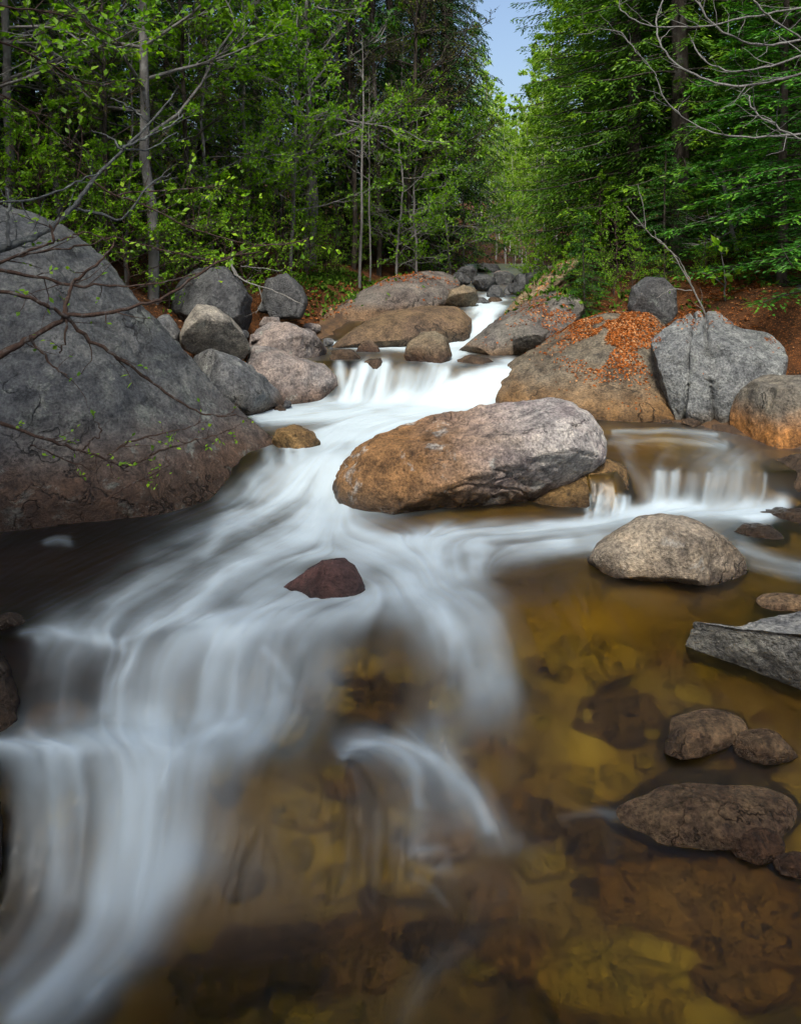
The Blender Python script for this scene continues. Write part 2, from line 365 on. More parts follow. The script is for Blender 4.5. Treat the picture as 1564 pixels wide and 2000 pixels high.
M_white = rock_mat('rock_white', (0.40, 0.34, 0.26), (0.30, 0.24, 0.17), stain=(0.16, 0.11, 0.07), sz=(-0.02, 0.10), wet=(-0.02, 0.045), lichen=.3, lich_col=(.45, .44, .40))
M_purple = rock_mat('rock_purple', (0.10, 0.05, 0.045), (0.075, 0.045, 0.045), wet=(-0.05, 0.06), speck=.4)
M_flat = rock_mat('rock_flat', (0.36, 0.36, 0.33), (0.26, 0.26, 0.25), wet=(-0.15, -0.02), lichen=.35, speck=.7)
M_stone = rock_mat('rock_stone', (0.30, 0.20, 0.11), (0.14, 0.085, 0.05), stain=(0.12, 0.06, 0.03), sz=(-0.36, -0.16), wet=(-0.26, -0.10), speck=.65, scale=1.4)
M_wetst = rock_mat('rock_wet', (0.34, 0.23, 0.13), (0.15, 0.09, 0.055), wet=(-0.16, 0.02), speck=.65, scale=1.5)
M_gold = rock_mat('rock_gold', (0.58, 0.40, 0.06), (0.42, 0.26, 0.045), wet=(-5, -4.9), speck=.3, scale=1.6)
M_amber = rock_mat('rock_amber', (0.36, 0.19, 0.06), (0.24, 0.12, 0.045), wet=(-5, -4.9), speck=.3, scale=1.6)
M_umber = rock_mat('rock_umber', (0.19, 0.105, 0.05), (0.12, 0.065, 0.035), wet=(-5, -4.9), speck=.4, scale=1.6)

rock('boulder', 'huge grey granite boulder sloping down to the water behind overhanging twigs', M_left,
     [(-420, 330), (-150, 352), (0, 378), (70, 390), (140, 424), (215, 484), (258, 545), (292, 606), (352, 680), (420, 760), (465, 806), (520, 858), (545, 890), (528, 925), (475, 962), (425, 1000), (350, 1050), (200, 1080), (-50, 1090), (-350, 1080), (-560, 900), (-600, 600)],
     6.6, 0.75, 1.2, lean=0.55, sub=7, e=(.55, .8), rough=0.035, facets=0, cuts=[((-.45, -.66, -.60), .80), ((.45, -.70, .55), .62)], grooves=[(.55, .022, .035, -.75), (-.25, .02, .03, -.62)], seed=2, fine=.014, cracks=.02, cdir=(.9, .9, 3.0))
rock('boulder', 'dark blue-grey rounded boulder behind the perched rock', M_dark, [(330, 600), (345, 550), (385, 525), (440, 525), (475, 550), (498, 600), (508, 650), (470, 690), (380, 690), (330, 660)], 9.6, .5, seed=3)
rock('boulder', 'pale boulder perched on others with dark overhanging underside', M_perch, [(350, 655), (362, 625), (385, 592), (420, 598), (455, 622), (475, 650), (492, 685), (480, 708), (430, 700), (380, 692), (352, 680)], 8.45, .34, lean=.1, cuts=[((.1, -.75, -.66), .45)], rough=.04, facets=4, seed=4)
rock('boulder', 'blue-grey boulder with slanted top below the perched rock', M_grey, [(365, 740), (372, 690), (420, 682), (470, 700), (520, 740), (558, 775), (560, 800), (530, 835), (440, 850), (380, 810)], 8.1, .40, lean=.25, seed=5, facets=5)
rock('boulder', 'pinkish grey boulder beside the curtain of the upper falls', M_pink, [(475, 715), (490, 676), (530, 680), (580, 696), (630, 712), (655, 735), (664, 770), (655, 805), (600, 830), (510, 820), (478, 770)], 8.75, .42, lean=.2, seed=6, facets=4)
rock('boulder', 'brown-grey boulder behind the pinkish one with black blotches', M_pink, [(488, 680), (495, 645), (530, 628), (575, 632), (615, 648), (640, 690), (638, 730), (580, 740), (500, 730)], 9.4, .36, seed=7, facets=4)
rock('boulder', 'small pale wedge of rock squeezed against the huge boulder', M_grey, [(298, 625), (310, 604), (330, 612), (352, 645), (356, 680), (330, 690), (305, 670)], 8.7, .16, sub=4, seed=8)
rock('boulder', 'mossy dark rock under the broken pale branch', M_dark, [(505, 580), (520, 545), (560, 535), (590, 560), (603, 590), (590, 625), (530, 625)], 10.2, .35, sub=4, seed=9)
rock('boulder', 'small brown-grey stone lodged behind blotched boulder', M_pink, [(505, 635), (515, 618), (545, 620), (552, 640), (530, 655)], 10.0, .16, sub=4, seed=10)
rock('boulder', 'big rust and grey boulder lying in mid stream', M_hero,
     [(652, 950), (666, 912), (700, 872), (770, 834), (850, 810), (930, 796), (1000, 786), (1065, 776), (1118, 783), (1158, 812), (1180, 852), (1186, 890), (1165, 915), (1100, 955), (1030, 1005), (960, 1035), (860, 1040), (740, 1030), (675, 1000)],
     6.1, .50, .60, lean=.22, sub=7, e=(.62, .85), rough=.035, facets=0, cuts=[((.30, -.60, -.72), .66), ((-.15, -.45, .88), .80)], seed=11, fine=.014, cracks=.022, cdir=(1.6, 1.6, 8.0))
rock('boulder', 'ochre rock shelf under the mid stream boulder beside small fall', M_shelf, [(990, 1030), (1015, 985), (1080, 935), (1140, 902), (1190, 893), (1222, 915), (1236, 960), (1225, 1010), (1170, 1030), (1080, 1050)], 6.05, .30, .4, lean=.35, sub=6, facets=3, seed=12)
rock('boulder', 'round brown boulder poised at the lip of the upper falls', M_round, [(788, 695), (798, 668), (822, 649), (852, 646), (873, 662), (881, 695), (874, 722), (845, 738), (810, 732)], 9.1, .24, facets=3, seed=13, rough=.03)
rock('boulder', 'little brown stone in the pool left of the round boulder', M_round, [(693, 688), (705, 670), (722, 663), (738, 675), (745, 695), (715, 702)], 9.75, .14, sub=4, seed=14)
rock('boulder', 'brown wet rock between curtain and upper falls', M_ledge, [(642, 700), (660, 683), (690, 684), (706, 700), (700, 735), (660, 738)], 9.2, .16, sub=4, seed=15)
rock('boulder', 'wet brown rock splitting the upper falls', M_ledge, [(712, 738), (708, 712), (722, 696), (742, 698), (752, 718), (746, 745), (728, 752)], 8.95, .14, sub=5, seed=61, lean=.3)
rock('boulder', 'dark rock beside the right shoulder of the upper falls', M_ledge, [(885, 722), (892, 702), (920, 694), (955, 700), (975, 716), (950, 734), (905, 738)], 8.95, .2, sub=5, seed=62, lean=.5)
rock('boulder', 'small ochre ledge rock above the left chute', M_shelf, [(530, 862), (540, 838), (575, 830), (612, 842), (628, 868), (610, 896), (550, 896)], 6.75, .22, lean=.3, sub=5, seed=16)
rock('rock_slab', 'broad grey bedrock slab below the slender saplings', M_slab, [(560, 645), (600, 612), (680, 586), (720, 560), (760, 542), (830, 528), (878, 528), (900, 552), (892, 585), (850, 612), (780, 640), (700, 665), (610, 675)], 12.0, .8, 1.6, lean=1.1, sub=6, facets=3, rough=.035, seed=17)
rock('rock_slab', 'brown water-worn slab left of the top chute', M_slab2, [(600, 700), (640, 658), (700, 630), (760, 606), (830, 596), (895, 596), (925, 625), (915, 660), (885, 690), (820, 705), (700, 712)], 10.85, .7, .8, lean=1.0, sub=6, facets=3, rough=.03, seed=18)
rock('boulder', 'tan knob of rock with dark underside above the top chute', M_round, [(862, 590), (880, 566), (905, 556), (930, 566), (936, 585), (925, 602), (880, 606)], 11.7, .28, cuts=[((.2, -.7, -.68), .5)], sub=5, seed=19)
for i, (x0, y0, x1, y1, yy, lb) in enumerate(((922, 528, 968, 562, 14.5, 'dark wet rock with cracked face upstream of the tan knob'), (962, 522, 1005, 556, 16, 'dark flat rock in the upstream channel'),
        (1000, 530, 1040, 560, 15, 'dark rock beside the leaning slab edge upstream'), (950, 552, 985, 578, 13.4, 'low dark stone in the still water above the top chute'),
        (985, 548, 1018, 570, 14, 'small dark stone between the upstream rocks'), (890, 512, 935, 545, 17, 'grey rock with pale top under the far trees'), (1020, 514, 1060, 545, 18, 'far dark rock under the pale green trees'),
        (930, 508, 975, 530, 20, 'farthest dark rock in the stream bed'), (660, 560, 692, 585, 12.8, 'pale little rock at the foot of the slender sapling'), (630, 632, 690, 660, 11.2, 'grey hump with water sliding over, by the brown slab'))):
    mx, my = (x0+x1)/2, (y0+y1)/2; hx, hy = (x1-x0)/2, (y1-y0)/2
    rock('boulder', lb, M_dark if i not in (8, 9) else M_slab, [(mx+hx*math.cos(a)*(1+.15*math.sin(3*a+i)), my+8-(hy*.75+6)*math.sin(a)*(1+.12*math.cos(2*a+i))) for a in np.linspace(0, 6.283, 11)[:-1]], yy, .45, sub=5, facets=9, seed=20+i, rough=.09, lean=.5)
rock('rock_slab', 'cracked grey slab slanting down right of the top chute', M_ridge, [(880, 700), (920, 665), (975, 622), (1030, 580), (1085, 560), (1135, 580), (1150, 625), (1120, 655), (1060, 685), (1010, 712), (930, 715)], 10.0, .45, 1.0, lean=.9, sub=6, facets=3, rough=.035, seed=31, grooves=[(.1, .03, .05, .8)])
rock('rock_slab', 'long tan edge of bedrock rising from the top chute to the trees', M_ridge2, [(975, 625), (1000, 590), (1040, 552), (1085, 518), (1122, 500), (1134, 512), (1100, 550), (1060, 590), (1010, 632), (985, 640)], 11.2, .35, .8, lean=.8, sub=5, facets=2, seed=32)
rock('boulder', 'loose dark slab piece over a black crack beside the litter', M_ridge, [(1000, 660), (1012, 640), (1045, 634), (1070, 645), (1062, 668), (1030, 688), (1005, 682)], 9.3, .22, cuts=[((0, -.7, -.7), .5)], sub=4, seed=33)
rock('rock_slab', 'sloping ochre bedrock strewn with orange leaves', M_slope, [(960, 800), (972, 738), (1000, 706), (1060, 660), (1115, 626), (1190, 600), (1290, 600), (1340, 690), (1340, 830), (1260, 860), (1180, 860), (1050, 840)], 8.7, .62, 1.1, lean=1.15, sub=7, e=(.5, .8), facets=2, rough=.035, seed=34, cracks=.015, cdir=(1.0, 1.0, 3.5))
rock('boulder', 'round lichened boulder standing on the litter slope', M_dark, [(1224, 600), (1232, 560), (1262, 540), (1295, 542), (1320, 565), (1322, 610), (1305, 645), (1275, 655), (1240, 645)], 9.4, .32, facets=3, rough=.03, seed=35)
rock('boulder', 'large cracked grey boulder with rust litter on top', M_block, [(1256, 720), (1262, 668), (1290, 640), (1325, 618), (1350, 606), (1400, 604), (1440, 640), (1500, 648), (1535, 690), (1530, 780), (1470, 850), (1380, 850), (1300, 822), (1260, 790)], 7.95, .42, .7, lean=.25, sub=7, e=(.5, .7), facets=2, rough=.04, seed=36, cuts=[((-.3, -.5, .8), .75), ((.35, -.4, .85), .7)], grooves=[(-.16, .016, .07, .06), (.03, .02, .09, -.1)])
rock('boulder', 'angular grey block with orange stained foot by the right falls', M_orange, [(1424, 880), (1424, 800), (1445, 760), (1490, 726), (1530, 720), (1620, 735), (1700, 820), (1690, 930), (1560, 925), (1470, 915)], 6.95, .40, .5, lean=.15, e=(.5, .7), facets=0, cuts=[((-.80, -.58, .12), .50), ((.42, -.88, .2), .52), ((-.1, -.25, .96), .72), ((.5, -.4, .75), .75)], sub=6, seed=37, cracks=.015, rough=.045)
rock('boulder', 'dark tall boulder under the hemlock boughs', M_dark, [(1508, 640), (1520, 580), (1560, 552), (1640, 560), (1680, 640), (1660, 750), (1560, 760), (1515, 720)], 8.6, .45, facets=5, seed=38)
rock('boulder', 'small angular dark rock on the litter between two boulders', M_dark, [(1448, 640), (1446, 610), (1475, 602), (1500, 612), (1514, 640), (1495, 665), (1460, 664)], 8.7, .2, facets=7, sub=4, seed=39)
rock('boulder', 'dark wet ledge at the end of the right falls', M_ledge, [(1480, 950), (1490, 905), (1540, 888), (1640, 885), (1700, 940), (1660, 1010), (1540, 1010), (1490, 990)], 6.1, .3, lean=.3, facets=4, sub=5, seed=40)
rock('boulder', 'flat brown rock sliding under the right falls foam', M_ledge, [(1385, 1030), (1440, 1004), (1520, 992), (1620, 985), (1680, 1030), (1600, 1065), (1480, 1055)], 5.65, .25, lean=.5, facets=3, sub=5, seed=41)
rock('boulder', 'black speckled low rock behind the pale boulder', M_ledge, [(1400, 1040), (1440, 1022), (1500, 1024), (1545, 1055), (1550, 1085), (1480, 1100), (1420, 1085)], 5.3, .2, lean=.3, facets=5, sub=5, seed=42)
rock('boulder', 'pale tan hump-backed boulder in the clear shallows', M_white, [(1142, 1095), (1165, 1062), (1200, 1036), (1243, 1010), (1290, 1003), (1332, 1008), (1380, 1028), (1420, 1050), (1450, 1085), (1460, 1122), (1440, 1165), (1300, 1175), (1190, 1150)], 4.75, .30, .3, lean=.15, sub=6, facets=2, rough=.03, seed=43, e=(.65, .85))
rock('boulder', 'small dark red rock poking through white water', M_purple, [(548, 1155), (590, 1122), (630, 1099), (672, 1090), (692, 1106), (718, 1150), (715, 1190), (640, 1200), (570, 1190)], 4.42, .14, facets=3, sub=5, seed=44)
rock('boulder', 'angular flat rock with pale lichened top at the pool edge', M_flat, [(1328, 1270), (1350, 1252), (1420, 1228), (1500, 1204), (1600, 1180), (1720, 1200), (1740, 1300), (1640, 1370), (1500, 1365), (1400, 1340), (1340, 1310)], 3.72, .26, .35, lean=.35, cuts=[((-.15, -.72, -.68), .12), ((-.12, -.35, .93), .62)], facets=2, sub=6, rough=.05, seed=45, e=(.5, .7), cracks=.012)
rock('boulder', 'dark wet rock at the left edge above the first step', M_ledge, [(-120, 1260), (-60, 1205), (20, 1195), (62, 1215), (66, 1250), (20, 1290), (-80, 1300)], 4.05, .2, facets=4, sub=4, seed=46)
rock('boulder', 'dark rock wall added for the shadowed bank beside the first step of the left cascade', M_ledge, [(-260, 1420), (-180, 1300), (-60, 1262), (30, 1270), (62, 1330), (58, 1420), (20, 1500), (-60, 1560), (-200, 1540)], 3.55, .22, facets=4, sub=5, seed=47)  # this dark rock and the next stand in for the shadowed left bank
rock('boulder', 'dark rock added for the shadowed bank at the outer edge of the lower left fall', M_ledge, [(-240, 1700), (-160, 1560), (-60, 1500), (-5, 1540), (10, 1640), (-10, 1760), (-100, 1840), (-200, 1820)], 3.0, .2, facets=4, sub=5, seed=48)
# stones in the shallows and under the water: rounded cobbles with real depth
def stone(label, mat, cx, cy, hx, hy, zo, flat=.6, sub=5, yaw=0.0, seed=0, rough=.10, group=None, facets=3):
    p = p2w(cx, cy, min(zo, 0)); yy = p[1]; z = float(W(p[0], yy))+zo
    rx = hx*yy/F; rz = rx*flat; dz = (H-z)/yy; v = hy*yy/F
    rz = min(rz, v*.75); rz = min(rz, .06) if group else rz; ry = math.sqrt(max(v*v-rz*rz, .1*v*v))/dz; ry = min(max(ry, rx*.5), rx*1.5)
    if group: z = min(float(W(p[0]+a_*rx, yy+b_*ry)) for a_ in (-1, 0, 1) for b_ in (-1, -.5, 0, 1))-rz-.035
    S, faces = ico(sub); L = np.sign(S)*np.abs(S)**.88*np.array([rx, ry, rz])
    rs = np.random.RandomState(seed+900)
    for k in range(facets):
        n_ = rs.randn(3); n_[2] = abs(n_[2]); n_ /= np.linalg.norm(n_); d = L@n_; h = d.max()*rs.uniform(.68, .9); ov = d-h; L = L-np.outer(np.where(ov > 0, ov*.85, 0), n_)
    P = L/rx+seed*4.7; L = L*(1+rough*fbm(P*1.4, 12, 3)+rough*.35*fbm(P*4.5, 15, 3))[:, None]
    c_, s_ = math.cos(yaw), math.sin(yaw); L = np.stack([L[:, 0]*c_-L[:, 1]*s_, L[:, 0]*s_+L[:, 1]*c_, L[:, 2]], 1)
    ctr = np.array([p[0], yy, z]); o = link('stone', mesh_np('stone', L, faces), mat, loc=tuple(ctr)); tag(o, label, 'stone', group)
    return o
stone('dark stone with gold speckled crest in the brown shallows', M_stone, 1370, 1430, 110, 34, -.02, .4, yaw=.5, seed=1)
stone('tan oval stone beside the gold speckled one', M_stone, 1494, 1462, 62, 36, -.005, .5, yaw=.1, seed=2)
stone('long brown stone with a white ripple along its front', M_wetst, 1370, 1580, 190, 52, -.055, .4, yaw=.05, seed=3)
stone('round pale orange stone at the water edge', M_stone, 1474, 1655, 52, 40, .0, .6, seed=4)
stone('little pale stone next to the round orange one', M_stone, 1552, 1692, 44, 26, .0, .5, seed=5, sub=4)
stone('big rough brown stone awash in the shallows', M_amber, 1390, 1800, 240, 90, -.165, .35, yaw=-.3, seed=6, sub=6, rough=.16)
stone('pale stone tip barely under water behind flat rock', M_stone, 1530, 1182, 52, 24, -.01, .4, seed=7, sub=4)
stone('large yellow stone under the shallow water', M_gold, 1220, 1960, 190, 90, -.17, .4, yaw=-.3, seed=8)
sub_list = [(555, 1470, 50, 40, 0), (715, 1345, 58, 48, 2), (700, 1310, 60, 30, 0), (665, 1395, 36, 36, 0), (730, 1425, 56, 30, 1), (690, 1480, 46, 40, 2), (1058, 1705, 48, 32, 0), (650, 1700, 66, 46, 0), (672, 1540, 40, 30, 1), (600, 1560, 90, 44, 0),
            (720, 1790, 110, 64, 1), (500, 1740, 110, 80, 2), (560, 1880, 120, 90, 2), (105, 1425, 80, 50, 1), (1000, 1500, 90, 70, 1), (1150, 1480, 90, 66, 0), (1040, 1590, 80, 54, 2), (960, 1460, 60, 40, 1), (1200, 1400, 160, 40, 2), (1150, 1300, 90, 46, 0),  # the widest dark stone stands in for a rock's shadow band
            (850, 1600, 80, 56, 1), (960, 1720, 80, 56, 1), (850, 1860, 100, 70, 2), (700, 1930, 100, 70, 1), (1000, 1880, 90, 66, 1), (1440, 1940, 120, 66, 1), (430, 1960, 110, 70, 2), (1170, 1640, 110, 60, 2), (880, 1400, 60, 44, 1), (780, 1690, 70, 50, 0)]
SUBL = ('smooth yellow stone lying under the running water', 'smooth amber stone lying under the running water', 'smooth dark stone lying under the running water')
GS = 'stones under the running water'
protos = []
for i, (cx, cy, hx, hy, k) in enumerate(sub_list):
    o = stone(SUBL[k], (M_gold, M_amber, M_umber)[k], cx, cy, hx, hy, (-.13, -.13, -.14)[k], .45, sub=4, seed=50+i, yaw=.35*math.sin(i*2.1), group=GS)
    if i < 12: protos.append((o, k, hx*o.location[1]/F))
rs = np.random.RandomState(77); placed = 0
while placed < 110:                                   # more cobbles over the bed of the near shallows
    x, y = rs.uniform(-1.5, 2.3), rs.uniform(1.9, 4.6)
    px, py = CX+F*x/y, YH+F*(H-float(W(x, y)))/y
    if not (-40 < px < 1640 and 1180 < py < 2100) or (px < 420 and py < 1500): continue
    o, k, r0 = protos[rs.randint(len(protos))]; r = rs.uniform(.03, .095); f = r/r0
    c = o.copy(); COL.objects.link(c); c.location = (x, y, min(float(bedz(np.array([x]), np.array([y]))[0])+.012, float(W(x, y-r))-.085, float(W(x, y))-.085)); c.scale = (f, f, f*rs.uniform(.7, 1.1)); c.rotation_euler = (0, 0, rs.uniform(0, 6.28)); placed += 1
# small stones wedged along the banks
wedge = []
for i, (px, py, yy, r, m) in enumerate(((345, 705, 8.2, .09, 0), (362, 720, 8.0, .06, 1), (548, 800, 8.1, .06, 1), (560, 790, 8.2, .05, 0), (470, 655, 9.0, .08, 0), (500, 660, 9.2, .06, 2), (640, 668, 10.2, .06, 1), (610, 640, 10.6, .09, 2), (1240, 652, 9.1, .07, 0), (1226, 648, 9.2, .05, 1), (1330, 640, 8.8, .07, 0), (1350, 832, 7.45, .08, 3), (1400, 840, 7.3, .06, 3), (1300, 828, 7.55, .05, 3), (1420, 880, 6.8, .06, 3), (1500, 672, 8.4, .08, 0), (1440, 668, 8.5, .05, 2),
        (1060, 690, 9.2, .06, 3), (985, 700, 9.6, .07, 3), (920, 690, 9.9, .06, 3), (1120, 660, 9.3, .05, 0), (680, 690, 9.6, .06, 3), (655, 690, 9.4, .05, 3), (310, 660, 8.8, .08, 0), (520, 600, 10.4, .10, 0), (570, 610, 10.8, .10, 2), (640, 600, 12, .12, 0), (700, 585, 12.6, .10, 2), (1040, 545, 13, .14, 0), (1075, 530, 13.5, .12, 2), (940, 590, 12.4, .10, 0), (965, 590, 12.6, .10, 3), (900, 545, 15, .16, 0), (980, 540, 16.5, .15, 2), (1010, 565, 13.4, .12, 0))):
    p = at(px, py, yy); S, faces = ico(4); q_ = np.sign(S)*np.abs(S)**.8*np.array([r*1.25, r, r*.75])
    rw = np.random.RandomState(300+i)
    for k in range(6):
        n_ = rw.randn(3); n_ /= np.linalg.norm(n_); d = q_@n_; h = d.max()*rw.uniform(.6, .85); ov = d-h; q_ = q_-np.outer(np.where(ov > 0, ov*.92, 0), n_)
    q_ = q_*(1+.08*fbm(q_/r*1.5+i*3, 14, 3))[:, None]
    o = link('small_stone', mesh_np('small_stone', q_, faces), (M_dark, M_grey, M_pink, M_ledge)[m], loc=tuple(p)); o.rotation_euler = (0, 0, rw.rand()*6)
    tag(o, ('small dark angular stone wedged among the boulders of the bank', 'small grey angular stone wedged among the boulders of the bank', 'small pinkish angular stone wedged among the boulders of the bank', 'small wet brown stone at the foot of the bedrock')[m], 'stone', 'small stones wedged along the banks')
# ------------------------------------------------------------------ flowing water
FLOW = []      # (photo polyline, half width px, whiteness)
def fl(pts, wd, a): FLOW.append((pts, wd, a))
# top chute and the pool below it
fl([(952, 594), (940, 612), (922, 636), (900, 662), (882, 684)], 19, 1.0)
fl([(965, 597), (950, 618), (930, 642)], 12, .9)
fl([(905, 655), (880, 684), (862, 690)], 16, .8)
fl([(885, 683), (800, 682), (720, 678), (640, 673)], 4.5, .9)
# upper falls
for x0, y0, x1, a, wd, y1 in ((656, 708, 668, .45, 8, 775), (684, 724, 676, .6, 6, 790), (706, 714, 696, .85, 13, 792), (730, 722, 722, .55, 6, 786), (748, 712, 744, .8, 12, 790), (768, 726, 764, .35, 5, 780),
                      (790, 732, 786, .45, 20, 790), (822, 735, 812, .35, 16, 785), (850, 722, 842, .85, 13, 775), (868, 728, 856, .6, 7, 770), (905, 738, 890, .2, 12, 770)):
    fl([(x0, y0), ((x0+x1)/2-2, (y0+y1)/2), (x1, y1)], wd, a)
fl([(992, 722), (960, 738), (905, 756), (830, 774), (750, 790), (680, 797), (600, 803), (515, 812)], 15, 1.0)
fl([(985, 742), (930, 765), (850, 790), (780, 802), (720, 812), (680, 826)], 20, .95)
fl([(960, 785), (880, 806), (800, 822), (745, 842), (705, 866), (680, 900), (660, 945)], 26, .85)
fl([(660, 812), (610, 818), (540, 822)], 9, .6)
fl([(720, 815), (680, 832), (660, 856)], 24, .7)
# left chute into the main pool
fl([(700, 850), (650, 872), (610, 905), (560, 935), (510, 965), (470, 995)], 26, .8)
fl([(672, 880), (655, 925), (640, 970), (620, 1015), (590, 1050)], 32, .9)
fl([(650, 880), (600, 930), (540, 980), (480, 1020)], 34, .6)
fl([(560, 872), (562, 890), (558, 905)], 7, .45); fl([(585, 876), (588, 892)], 8, .5)
fl([(528, 880), (520, 915), (490, 945)], 10, .5)
# main pool
fl([(640, 960), (560, 1020), (450, 1080), (340, 1140), (240, 1190), (150, 1240)], 62, .55)
fl([(620, 990), (600, 1040), (520, 1085), (420, 1130), (330, 1190)], 60, .45)
fl([(560, 985), (470, 1015), (380, 1045), (290, 1085)], 26, .35)
fl([(660, 960), (690, 1020), (760, 1050), (850, 1075), (920, 1110)], 42, .6)
fl([(620, 1000), (640, 1060), (740, 1085), (840, 1125)], 40, .4)
fl([(1520, 985), (1420, 992), (1330, 997), (1240, 1010), (1130, 1022), (1000, 1032), (900, 1040), (800, 1052)], 15, .95)
fl([(1230, 1016), (1150, 1032), (1050, 1048), (950, 1058), (860, 1066)], 20, .65)
fl([(1160, 1062), (1070, 1078), (980, 1094), (880, 1112), (820, 1130)], 20, .55)
fl([(860, 1090), (810, 1130), (740, 1170), (640, 1196), (540, 1212), (440, 1238)], 30, .65)
fl([(560, 1088), (500, 1112), (420, 1150), (330, 1205)], 16, .45); fl([(620, 1080), (540, 1085), (470, 1110)], 12, .4)
fl([(570, 1140), (545, 1150), (500, 1165)], 16, .4)
fl([(720, 1095), (800, 1120), (880, 1165), (935, 1230), (960, 1310)], 46, .68)
fl([(830, 1150), (850, 1240), (862, 1340), (850, 1450)], 52, .58)
fl([(770, 1140), (800, 1170), (880, 1230), (930, 1300), (945, 1400)], 40, .4)
fl([(130, 1056), (110, 1052), (90, 1058)], 8, .35)  # pale reflection on the dark pool, painted in as foam
# first step (left)
for p, wd, a in (([(80, 1258), (100, 1246), (130, 1240)], 12, .4), ([(140, 1246), (120, 1300), (115, 1410)], 34, .42), ([(220, 1240), (255, 1290), (262, 1430)], 42, .52),
                 ([(310, 1236), (225, 1320), (215, 1450)], 34, .5), ([(390, 1228), (330, 1310), (310, 1440)], 46, .6), ([(460, 1224), (430, 1300), (405, 1435)], 56, .75),
                 ([(540, 1210), (520, 1290), (490, 1420)], 50, .62), ([(610, 1205), (580, 1270), (560, 1370)], 46, .5), ([(690, 1196), (650, 1240), (615, 1330)], 40, .4),
                 ([(730, 1180), (750, 1215), (740, 1280)], 36, .25), ([(520, 1290), (540, 1380), (530, 1440)], 40, .3)):
    fl(p, wd, a)
# second step (left) and the run below it
for p, wd, a in (([(30, 1468), (50, 1540), (50, 1680)], 36, .4), ([(90, 1466), (110, 1550), (105, 1720)], 52, .55), ([(170, 1462), (190, 1550), (190, 1740)], 54, .62),
                 ([(240, 1458), (255, 1550), (250, 1720)], 52, .78), ([(310, 1462), (300, 1560), (285, 1700)], 46, .6), ([(360, 1452), (350, 1560), (340, 1680)], 40, .4),
                 ([(480, 1425), (420, 1450), (385, 1530), (370, 1650)], 40, .42), ([(560, 1430), (500, 1460), (450, 1560), (420, 1680)], 44, .26),
                 ([(230, 1700), (190, 1800), (110, 1900), (20, 1985)], 66, .58), ([(330, 1690), (280, 1800), (190, 1900), (90, 2010)], 56, .4),
                 ([(100, 1700), (60, 1800), (0, 1880)], 50, .4), ([(60, 1448), (180, 1452), (300, 1444)], 12, .35)):
    fl(p, wd, a)
fl([(0, 1474), (80, 1468), (170, 1464), (250, 1462), (330, 1466)], 16, .5); fl([(240, 1480), (250, 1530), (245, 1600)], 50, .5)
fl([(420, 1235), (480, 1222), (560, 1208)], 16, .4); fl([(130, 1240), (170, 1238), (220, 1250)], 12, .35)
fl([(900, 1120), (960, 1180), (990, 1260), (1000, 1350)], 40, .3); fl([(700, 1060), (780, 1090), (860, 1130)], 40, .3)
# middle cascade and wisps
fl([(670, 1472), (720, 1450), (790, 1452), (860, 1485), (920, 1540), (960, 1600)], 24, .5)
fl([(720, 1462), (780, 1500), (810, 1570), (805, 1650)], 36, .5); fl([(800, 1460), (870, 1520), (890, 1600)], 36, .5); fl([(700, 1480), (730, 1560), (740, 1640)], 34, .3); fl([(880, 1500), (950, 1560), (1000, 1640)], 26, .32)
fl([(800, 1668), (870, 1662), (880, 1690), (840, 1705)], 8, .32); fl([(800, 1715), (850, 1740), (872, 1770)], 8, .3)
fl([(930, 1815), (900, 1860), (830, 1920), (790, 2000)], 26, .16); fl([(860, 1850), (820, 1930), (740, 1990)], 22, .1)
fl([(960, 1310), (1010, 1400), (1010, 1500)], 30, .16); fl([(1060, 1640), (1010, 1640), (960, 1650)], 24, .2)
fl([(620, 1340), (600, 1440), (560, 1560), (520, 1700)], 50, .2); fl([(700, 1560), (680, 1680), (640, 1800)], 44, .1)
fl([(1100, 1592), (1160, 1580), (1230, 1590), (1300, 1576), (1360, 1584), (1410, 1600)], 10, .3); fl([(1180, 1590), (1190, 1640), (1180, 1690)], 20, .14); fl([(1300, 1585), (1310, 1620)], 22, .18)
fl([(1450, 1082), (1510, 1098), (1580, 1110)], 18, .6); fl([(1470, 1110), (1540, 1120), (1600, 1124)], 12, .3)
